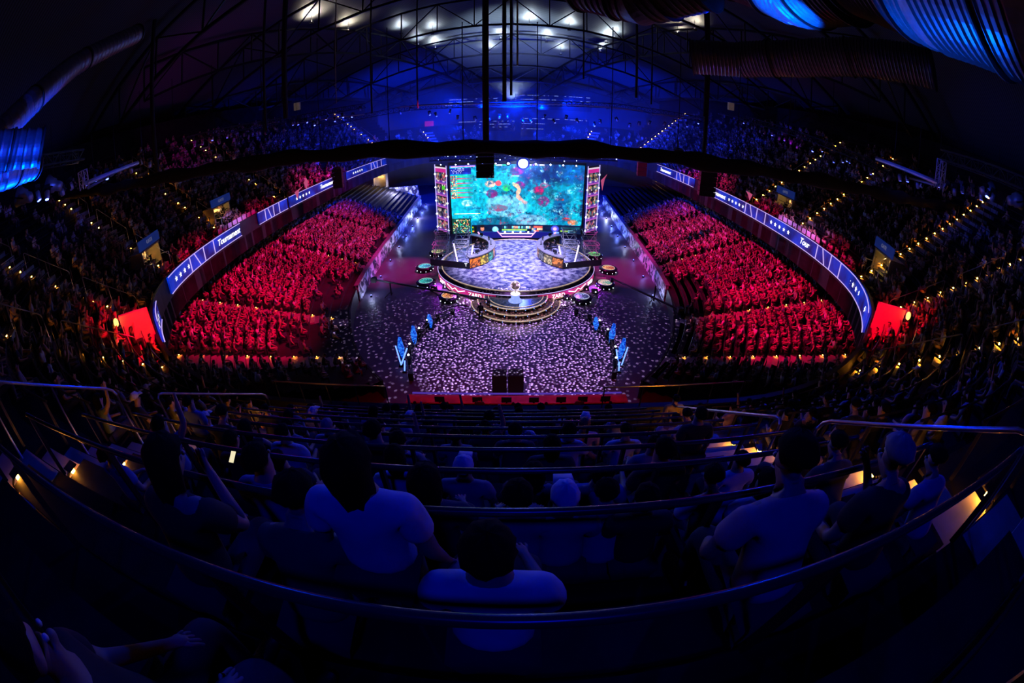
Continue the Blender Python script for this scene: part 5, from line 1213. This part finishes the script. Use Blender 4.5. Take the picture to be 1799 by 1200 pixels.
# ------------------------------------------------------------------ roof steel, rigging, ducts, drape
def truss(a, b, size, label, group, name='roof_truss', m=None, chord=.09, n=None):
    a, b = Vector(a), Vector(b); d = b-a; L = d.length; t = d.normalized(); u = t.cross(Vector((0, 0, 1)))
    if u.length < .01: u = Vector((1, 0, 0))
    u.normalize(); v = u.cross(t); n = n or max(2, int(L/size/1.1)); m = m or darksteel
    e = empty(name, a, label, 'truss', group); mb = MB(); cs = [u*sx*size/2+v*sy*size/2 for sx, sy in ((-1, -1), (1, -1), (1, 1), (-1, 1))]
    for c in cs: mb.bar(c, d+c, chord)
    mb.build('chord_frame', m, e); mb = MB()
    for i in range(n):
        p0 = t*(L*i/n); p1 = t*(L*(i+1)/n)
        for k in range(4): c0, c1 = (cs[k], cs[(k+1) % 4]) if i % 2 else (cs[(k+1) % 4], cs[k]); mb.bar(p0+c0, p1+c1, chord*.55); mb.bar(p0+cs[k], p0+cs[(k+1) % 4], chord*.5)
    mb.build('lattice', m, e); return e
def warren(p, q, depth, label, bays, chord=.28, web=.14):
    """deep planar roof girder hung below the deck from p to q (top chord follows the roof)"""
    e = empty('roof_girder', p, label, 'truss', 'roof girders'); P = []; 
    for i in range(bays+1):
        t = i/bays; x = p[0]+(q[0]-p[0])*t; y = p[1]+(q[1]-p[1])*t; P.append((Vector((x, y, roofz(x, y)-.9))-Vector(p), Vector((x, y, roofz(x, y)-.9-depth))-Vector(p)))
    mb = MB()
    for (a, b), (c, d) in zip(P[:-1], P[1:]): mb.bar(a, c, chord); mb.bar(b, d, chord)
    mb.build('chord_frame', darksteel, e); mb = MB()
    for i, ((a, b), (c, d)) in enumerate(zip(P[:-1], P[1:])): mb.bar(a, d if i % 2 else d, web) if i % 2 else mb.bar(b, c, web); mb.bar(a, b, web)
    mb.build('web_lattice', darksteel, e)
R0 = lambda x, y: (x, y, roofz(x, y))
for i, (a, b, dp, nb, lab) in enumerate((((-46, 44), (46, 44), 4.2, 18, 'deep dark girder crossing the roof over the near end of the stage'), ((-44, 58), (44, 58), 4.2, 18, 'deep dark girder crossing the roof over the screen'),
        ((-42, 72), (42, 72), 3.6, 18, 'deep dark girder crossing the roof behind the screen'), ((-40, 86), (40, 86), 3.2, 16, 'deep dark girder crossing the far end of the roof'),
        ((0, 30), (0, 98), 4.6, 16, 'long dark ridge girder down the middle of the roof'), ((-34, 30), (-4, 96), 3.6, 16, 'long dark diagonal girder left of the ridge'), ((34, 30), (4, 96), 3.6, 16, 'long dark diagonal girder right of the ridge'),
        ((-50, 30), (-20, 92), 3.2, 14, 'dark diagonal girder over the left stand'), ((50, 30), (20, 92), 3.2, 14, 'dark diagonal girder over the right stand'), ((-48, 28), (48, 28), 4.0, 16, 'nearest deep dark girder crossing the roof'))):
    warren(R0(*a), R0(*b), dp, lab, nb)
# hanging posts and cable bundles in front of the screen
for px_, y_, zb, r_, lab in ((853, 30, H-3.0, .22, 'thick black cable bundle hanging to the centre speaker'), (886, 34, H+1, .16, 'black hanging post right of the centre bundle'), (898, 34, H+1.5, .1, 'slim black hanging post by the centre'),
                             (909, 34, H+4, .07, 'thin pale-edged hanging pole in the middle'), (500, 30, H+1.5, .22, 'thick black hanging post on the left'), (464, 34, H+1, .13, 'black hanging post far left'), (590, 40, H+2.5, .06, 'thin cream hanging pole on the left'),
                             (268, 26, H-1, .2, 'thick black post over the left stand'), (652, 44, H+1, .1, 'slim black post left of the ridge'), (733, 44, H+1, .08, 'slim black post nearer the ridge, left'), (1025, 44, H+4, .08, 'slim black post nearer the ridge, right'),
                             (1118, 44, H+2.5, .14, 'black post right of the ridge'), (1145, 44, H+2, .09, 'slim black post farther right of the ridge'), (1243, 30, H-2.0, .18, 'thick black cable bundle above the right speaker'), (1240, 28, H+1, .12, 'black post above the right speaker')):
    d = ray(px_, 150 if 300 < px_ < 1500 else 200); x = d.x/d.y*y_; zt = roofz(x, y_)-.3
    mb = MB(); mb.tube([(0, 0, 0), (0, 0, zt-zb)], r_, 8); m_ = mat('cream_pole', (.5, .48, .38), .5, noise=.2) if 'cream' in lab or 'pale' in lab else blackm
    tag(mb.build('hanging_post', m_, None, loc=(x, y_, zb)), lab, 'post')
# lamps under the roof deck making pale pools
for i, (px_, py_, yy, e_) in enumerate(((548, 22, 62, 1500), (612, 38, 66, 700), (705, 44, 70, 500), (760, 45, 64, 500), (765, 72, 80, 700), (735, 65, 78, 400), (860, 80, 84, 500), (985, 82, 84, 400), (1000, 38, 66, 700), (1065, 60, 76, 700), (1080, 52, 74, 500),
                                        (1055, 78, 84, 400), (1190, 43, 66, 500), (1220, 35, 62, 400), (930, 30, 62, 900), (880, 55, 74, 700), (960, 60, 74, 700))):
    d = ray(px_, py_); lo_, hi_ = 5.0, 200.0
    for _ in range(40):
        k = (lo_+hi_)/2; q = d*k
        if q.z+H > roofz(q.x, q.y): hi_ = k
        else: lo_ = k
    q = d*lo_; x, y = q.x, q.y; z = roofz(x, y)-1.5
    e = empty('roof_lamp', (x, y, z), 'roof uplighter throwing a pale pool on the deck, %s' % ('left of the ridge' if x < -3 else 'right of the ridge' if x > 3 else 'by the ridge'), 'lamp', 'roof uplighters %s' % ('left' if x < -3 else 'right' if x > 3 else 'middle'))
    mb = MB(); mb.box((0, 0, 0), (.5, .35, .2)); mb.bar((0, 0, .1), (0, 0, 1.5), .05); mb.build('housing', blackm, e); mb = MB(); mb.disc((0, 0, .105), .14, 10); mb.build('lens', lampw, e)
    warm = px_ < 640 or px_ > 1180
    spot((x, y, z+.15), (x, y, z+9), (1.0, .85, .62) if warm else (.80, .93, 1.0), e_*2.4, 150, .9, .12)
spot((0, 62, H+2), (0, 72, H+14), (.5, .68, .9), 34000, 84, .8, .4)
spot((-20, 66, H-1), (-26, 84, H+6), BLUE, 9000, 40, .7); spot((24, 70, H-1), (26, 88, H+6), BLUE, 9000, 40, .7)
spot((-30, 30, H), (-34, 46, H+14), (.35, .0, .35), 1500, 110, .8, .5); spot((30, 40, H), (34, 50, H+14), (.25, .0, .4), 500, 110, .8, .5)
# horizontal rigging trusses ringing the hall
def rig(pts, size, lab, m=None, lamp=None):
    for i, (a, b) in enumerate(zip(pts[:-1], pts[1:])): truss(a, b, size, lab+', section %s' % ORD[i], 'rigging trusses', 'lighting_truss', m)
def prj(px_, py_, y_): return at_y(px_, py_, y_)
rig([at_y(560, 222, 58), at_y(720, 190, 62), at_y(900, 184, 63), at_y(1080, 186, 62), at_y(1240, 212, 58)], .7, 'dark lighting truss above the far end')
rig([at_y(330, 245, 34), at_y(520, 208, 48), at_y(640, 186, 56)], .6, 'dark lighting truss over the left stand')
rig([at_y(1300, 206, 50), at_y(1430, 246, 36), at_y(1560, 300, 26)], .6, 'dark lighting truss over the right stand')
rig([at_y(755, 279, 56), at_y(919, 275, 56), at_y(1085, 279, 56)], .6, 'dark lamp truss right above the main screen')
bar_ = mat('pale_blue_tube', (.5, .5, .6), .35, .5, noise=.1)
for pts, lab in ((((700, 188), (880, 183), (1050, 187), (1130, 195)), 'long thin pipe catching blue light above the far suites'), (((515, 218), (640, 201)), 'thin blue-lit pipe over the left far stand'), (((1145, 200), (1230, 209)), 'thin blue-lit pipe over the right far stand'),
                 (((393, 236), (490, 214)), 'thin bright blue pipe over the left stand'), (((1262, 200), (1330, 213)), 'thin bright blue pipe over the right stand')):
    P = [at_y(x, y, 54) for x, y in pts]; mb = MB(); mb.tube(P, .08, 6); tag(mb.build('rigging_pipe', bar_), lab, 'pipe')
# blue lit side tubes, vertical lamp towers and large barrel lamps
for s, tubes, tower, bar2 in ((-1, ((152, 322, 242, 286), (155, 330, 200, 306)), (145, 300, 335), ((45, 346), (96, 326))), (1, ((1648, 322, 1540, 279), (1646, 326, 1595, 312)), (1655, 282, 338), ((1733, 335), (1781, 352)))):
    nm = 'left' if s < 0 else 'right'
    for i, (x0, y0, x1, y1) in enumerate(tubes):
        mb = MB(); mb.tube([at_y(x0, y0, 13), at_y(x1, y1, 19)], .13-.05*i, 8); tag(mb.build('rigging_pipe', bar_), 'thick blue-lit pipe at the %s end of the rigging, %s' % (nm, ['upper and thicker', 'lower and thinner'][i]), 'pipe')
    t0, t1 = at_y(tower[0], tower[1], 13), at_y(tower[0]-s*-2, tower[2], 13); t1.x = t0.x; truss(t0, t1, .42, 'upright blue-lit truss tower at the %s end of the rigging' % nm, None, 'truss_tower', bar_, .05)
    for i, (x, y) in enumerate(bar2):
        p = at_y(x, y, 8.5 if (i == 0) == (s < 0) else 10.5); e = empty('barrel_lamp', p, 'large barrel-shaped lamp lit blue at the %s edge, %s' % (nm, 'outer one' if (i == 0) == (s < 0) else 'inner one'), 'lamp', 'barrel lamps'); e.rotation_euler = (math.radians(64), 0, s*.9)
        mb = MB(); mb.lathe([(.02, -.45), (.2, -.45), (.24, -.3), (.25, -.05), (.33, .0), (.36, .22), (.48, .5), (.46, .5), (.3, .2), (0, .1)], n=24); mb.build('barrel', bar_, e, smooth=True); mb = MB(); mb.tube([(-.5, 0, -.1), (-.5, 0, .9), (.5, 0, .9), (.5, 0, -.1)], .03, 6); mb.build('yoke_frame', darksteel, e)
    truss(at_y(0 if s < 0 else 1799, 340 if s < 0 else 365, 6.5)+Vector((0, 0, .9)), at_y(145 if s < 0 else 1655, 300, 13)+Vector((0, 0, .8)), .5, 'dark side truss carrying the %s barrel lamps' % nm, None, 'lighting_truss')
    spot((s*6, 8, H+1), (s*22, 10, H+3.5), (.02, .08, 1.0), 1600, 42, .7, .2); spot((s*14, 16, H+1.5), (s*26, 16, H+3), (.02, .05, 1.0), 1300, 50, .7, .2)
# moving head lamps under the trusses (each one)
def moving_head():
    e = empty('moving_head_lamp', (0, 0, 0), 'x', 'lamp'); mb = MB(); mb.box((0, 0, -.08), (.34, .3, .16)); mb.build('base', blackm, e)
    mb = MB(); mb.box((-.2, 0, -.34), (.05, .14, .4)); mb.box((.2, 0, -.34), (.05, .14, .4)); mb.box((0, 0, -.16), (.45, .14, .03)); mb.build('yoke_frame', darksteel, e)
    mb = MB(); mb.lathe([(0, .2), (.13, .18), (.15, 0), (.13, -.2), (.11, -.22)], (0, 0, -.45), 12); mb.build('head', bar_, e, smooth=True)
    mb = MB(); mb.disc((0, 0, -.665), .105, 12); mb.build('lens', lampb, e); reg(e); return e
mh = moving_head(); used = False
rr = random.Random(3)
for a, b, y0, y1, n, lab in (((700, 192), (1240, 216), 62, 58, 26, 'above the far suites'), ((340, 247), (640, 190), 34, 56, 22, 'over the left stand'), ((1300, 210), (1560, 302), 50, 26, 24, 'over the right stand'), ((60, 330), (300, 262), 8, 24, 12, 'near the left barrel lamps'), ((1560, 300), (1760, 330), 20, 9, 14, 'near the right barrel lamps')):
    for i in range(n):
        t = (i+rr.random()*.6)/n; p = at_y(a[0]+(b[0]-a[0])*t, a[1]+(b[1]-a[1])*t+rr.uniform(-5, 7), y0+(y1-y0)*t)
        o = copy_tree(mh) if used else mh; used = True; o.location = p; o.rotation_euler = (rr.uniform(-.5, .5), rr.uniform(-.4, .4), rr.uniform(0, 6)); tag(o, 'small dark moving head lamp hanging '+lab, 'lamp', 'moving heads '+lab)
# spots along the truss over the screen
for i, (px_, py_, r_, st_) in enumerate(((775, 289, .16, 12), (801, 289, .2, 14), (823, 288, .2, 14), (848, 288, .18, 10), (871, 287, .2, 14), (893, 287, .32, 22), (919, 287, .85, 40), (941, 288, .26, 22), (967, 289, .24, 16), (989, 290, .22, 14), (1012, 291, .2, 14))):
    p = at_y(px_, py_, 55.4); e = empty('screen_spotlight', p, 'bright spotlight above the screen, %s' % ('biggest and brightest, at the centre' if i == 6 else '%s from the left' % ORD[i]), 'lamp', 'spotlights above the screen')
    mb = MB(); mb.lathe([(r_*.5, .3), (r_, .22), (r_*1.05, 0)], n=14); o = mb.build('housing', blackm, e); o.rotation_euler = (PI/2, 0, 0); o.scale = (1, 1, -1) if False else (1, 1, 1); o.location = (0, .0, 0)
    mb = MB(); mb.sphere((0, -.05, 0), r_*.95, 24, 14, sc=(1, .4, 1)); mb.build('lens', glow('spot_lens_%d' % st_, (.35, .45, 1.0) if st_ < 50 else (.6, .7, 1.0), st_), e)  # central lens oversized to stand in for its bloom
    mb = MB(); mb.tube([(0, .1, r_), (0, .1, r_+.5)], .04, 5); mb.build('clamp', darksteel, e)
for i in range(34):
    px_ = 770+i*9.6+rr.uniform(-3, 3); py_ = 276+rr.uniform(-3, 8); 
    if px_ > 1080: px_ -= 4
    p = at_y(px_, py_, 60+rr.uniform(-3, 6)); e = empty('pin_lamp', p, 'tiny blue-white pin lamp on the rig behind the top of the screen', 'lamp', 'pin lamps over the screen'); mb = MB(); mb.sphere((0, 0, 0), .09, 8, 5); mb.build('bulb', glow('pin', (.4, .5, 1.0), 6), e); mb = MB(); mb.tube([(0, 0, .05), (0, 0, .7)], .02, 4); mb.build('cord', blackm, e)
# speaker arrays
for px_, y0, y1, yy, w_, lab in ((853, 262, 312, 30, 1.25, 'black speaker array hanging in front of the screen'), (1239, 300, 344, 32, 1.5, 'black speaker array hanging over the right stand'), (596, 295, 330, 42, 1.1, 'black speaker array hanging over the left stand'), (1126, 285, 309, 44, 1.0, 'small black speaker cluster hanging right of the screen'), (1190, 262, 275, 40, 1.0, 'small black box hanging behind the drape on the right')):
    t = at_y(px_, y0, yy); b = at_y(px_, y1, yy); hh = t.z-b.z; e = empty('speaker_array', b, lab, 'speaker', None); n = max(2, int(hh/.42))
    for k in range(n):
        mb = MB(); z = hh*(k+.5)/n; hk = hh/n*.46; tl2 = .1*(k/n); mb.add([(-w_/2, -.35, z-hk), (w_/2, -.35, z-hk), (w_/2*.85, .35, z-hk*.8), (-w_/2*.85, .35, z-hk*.8), (-w_/2, -.35, z+hk), (w_/2, -.35, z+hk), (w_/2*.85, .35, z+hk*.8), (-w_/2*.85, .35, z+hk*.8)], [(0, 1, 2, 3), (7, 6, 5, 4), (0, 4, 5, 1), (1, 5, 6, 2), (2, 6, 7, 3), (3, 7, 4, 0)]); mb.build('cabinet', MATS['case_black'], e)
    mb = MB(); mb.box((0, 0, hh+.08), (w_*.8, .5, .12)); mb.bar((0, 0, hh), (0, 0, hh+.9), .08); mb.build('hanging_frame', blackm, e)
# the rolled black drape slung across the hall
P = []
for px_, py_ in ((-10, 352), (60, 346), (130, 341), (200, 331), (300, 310), (400, 293), (500, 279), (600, 270), (700, 263), (800, 260), (900, 260), (1000, 263), (1100, 268), (1200, 280), (1350, 303), (1500, 330), (1600, 352), (1700, 372), (1799, 392)):
    d = ray(px_, py_); y = 19.0 if abs(d.x/d.y) < 2 else 38.0/abs(d.x/d.y)+0.0; P.append(at_y(px_, py_, max(y, 10.5)))
Q = []
for a, b in zip(P[:-1], P[1:]):
    k = max(2, int((b-a).length/.35)); Q += [a.lerp(b, i/k) for i in range(k)]
Q.append(P[-1]); e = empty('rolled_drape', Q[len(Q)//2], 'long rolled black drape slung right across the hall in front of the far stands', 'drape')
mb = MB(); rs = [max(.30, .37+.06*math.sin(i*.31)+.05*math.sin(i*.83+1)+rr.uniform(-.02, .02)) for i in range(len(Q))]
mb.tube([q-Q[len(Q)//2]+Vector((0, 0, .05*math.sin(i*.5))) for i, q in enumerate(Q)], rs, 12); mb.build('roll', cloth_black, e, smooth=True)
for k in range(6, len(Q)-4, 9): mb = MB(); q = Q[k]-Q[len(Q)//2]; mb.tube([q+Vector((0, 0, .3)), q+Vector((0, 0, 6))], .02, 4); mb.build('suspension_line', blackm, e)
# ribbed ducts
def duct(pts, r, lab, rib=.24, m=ductm, cap=True):
    P = [Vector(p) for p in pts]; Q = []; 
    for a, b in zip(P[:-1], P[1:]):
        k = max(2, int((b-a).length/(rib/4))); Q += [a.lerp(b, i/k) for i in range(k)]
    Q.append(P[-1]); e = empty('ventilation_duct', Q[0], lab, 'duct'); mb = MB(); mb.tube([q-Q[0] for q in Q], [r*(1.035 if i % 4 == 0 else .99) for i in range(len(Q))], 36); mb.build('ribbed_shell', m, e)
    for t in (0, .33, .66, 1.0):
        i = min(len(Q)-2, int(t*(len(Q)-2))); mb = MB(); mb.tube([Q[i]-Q[0], Q[i+1]-Q[0]], r*1.09, 36); mb.build('joint_band', blackm, e)
    return e
duct([at_d(1500, -60, 15), at_d(1640, -20, 12.5), at_d(1810, 20, 11), at_d(1900, 120, 12)], 1.75, 'huge ribbed duct lit blue at the top right corner')
duct([at_d(1290, -60, 20), at_d(1400, -20, 18), at_d(1480, -40, 16)], 1.7, 'ribbed duct lit bright blue at the top, left of the huge one')
duct([at_d(1215, 100, 30), at_d(1300, 105, 30), at_d(1400, 103, 29), at_d(1510, 100, 28), at_d(1640, 120, 27)], 1.25, 'long dim purple ribbed duct under the right side of the roof')
duct([at_d(1030, -40, 17), at_d(1125, -20, 16), at_d(1230, -50, 15)], 1.45, 'dark rounded duct bulging from the top edge right of centre', m=mat('dark_duct', (.03, .03, .045), .5, .3, noise=.2))
duct([at_d(-60, 300, 12), at_d(20, 215, 13), at_d(130, 115, 16), at_d(240, 60, 19)], .42, 'slim ribbed duct with a blue-lit lower edge at the upper left')
duct([at_d(-70, 270, 10.5), at_d(40, 262, 10.5), at_d(75, 258, 10.5)], .42, 'short ribbed duct end lit blue at the left edge')
duct([at_d(-60, 330, 10.5), at_d(10, 305, 11), at_d(60, 290, 12)], .36, 'low ribbed duct end lit dim blue at the left edge, below the brighter one')
spot((9, 8, H-2), at_d(1670, 30, 11.5), (.0, .09, 1.0), 6000, 38, .5, .1); spot((8, 9, H-1), at_d(1385, 15, 17), (.0, .09, 1.0), 30000, 20, .5, .1)
spot((-13, 6, H-3), at_d(70, 200, 12), (.0, .05, 1.0), 12000, 55, .6, .1); spot((8, 30, H+1), at_d(1330, 105, 29), (.2, .05, .8), 500, 18, .8, .1)
spot((-5, 4, H-.5), at_d(30, 262, 10.5), (.0, .04, 1.0), 2500, 26, .5, .1)  # unseen spot near the camera, added to light the duct's facing side
# far suites with lit glass, magenta panels
for i, (x0, x1, y0, y1) in enumerate(((780, 880, 170, 192), (905, 1040, 170, 192), (805, 905, 210, 232), (915, 1035, 210, 240))):
    a, b = at_y(x0, y1, 95), at_y(x1, y0, 95); mb = MB(); mb.box(((a.x+b.x)/2, 95.2, (a.z+b.z)/2), (b.x-a.x, .3, b.z-a.z)); o = mb.build('window_%d' % (i+1), mat('dark_suite_glass', (.01, .01, .04), .1, noise=.1)); tag(o, kind='structure')
    mb = MB()
    for r_ in range(3):
        x = a.x+.2
        while x < b.x-.5:
            w_ = rr.uniform(.1, .9); 
            if rr.random() < .6: mb.box((x+w_/2, 94.98, b.z-.35-r_*(b.z-a.z)*.26), (w_, .06, .09))
            x += w_+.15
    mb.build('window_dot_lights', glow('suite_lights', (.35, .5, .9), .8), o)
mb = MB(); mb.box((0, 96, H-3), (60, 1.0, 12)); tag(mb.build('wall_suite_front', MATS['far_wall']), kind='structure')
for px_, py_, w_, lab in ((754, 218, 1.9, 'larger magenta panel on the far suite front, left'), (775, 230, 1.5, 'smaller magenta panel under the larger one'), (1140, 226, 1.5, 'dim magenta panel on the far right')):
    p = at_y(px_, py_, 92); mb = MB(); mb.box((0, 0, 0), (w_, .1, w_*.7)); o = mb.build('magenta_panel', glow('magenta_panel_face', (.35, .01, .12), .7), None, loc=p); tag(o, lab, 'panel')
# pale cream notice boxes high on the sides
for px_, py_, nm in ((522, 187, 'left'), (1284, 187, 'right')):
    p = at_y(px_, py_, 50); mb = MB(); mb.box((0, 0, 0), (.8, .4, 1.0)); tag(mb.build('junction_box', mat('glowing_cream_box', (.5, .45, .4), .7, noise=.2, em=(.3, .22, .2), es=.12), None, loc=p), 'small pale box fixed high on the %s rigging' % nm, 'box')  # faint warm glow put into the box, which is no lamp

point((1.55, 54.2, H-7.2), (.03, .06, 1.0), 2600, .5)
# ------------------------------------------------------------------ stage haze
hm = bpy.data.materials.new('stage_haze'); hm.use_nodes = True; nt = hm.node_tree; nt.nodes.clear()
vo = nt.nodes.new('ShaderNodeVolumeScatter'); vo.inputs['Density'].default_value = 0.006; vo.inputs['Anisotropy'].default_value = 0.25; vo.inputs['Color'].default_value = (1, 1, 1, 1)
ou = nt.nodes.new('ShaderNodeOutputMaterial'); nt.links.new(vo.outputs[0], ou.inputs['Volume'])
mb = MB(); mb.box((0, 77.5, H-2), (70, 49, 14)); tag(mb.build('haze', hm), 'thin blue-lit haze hanging over the far half of the hall', 'haze', kind='stuff')
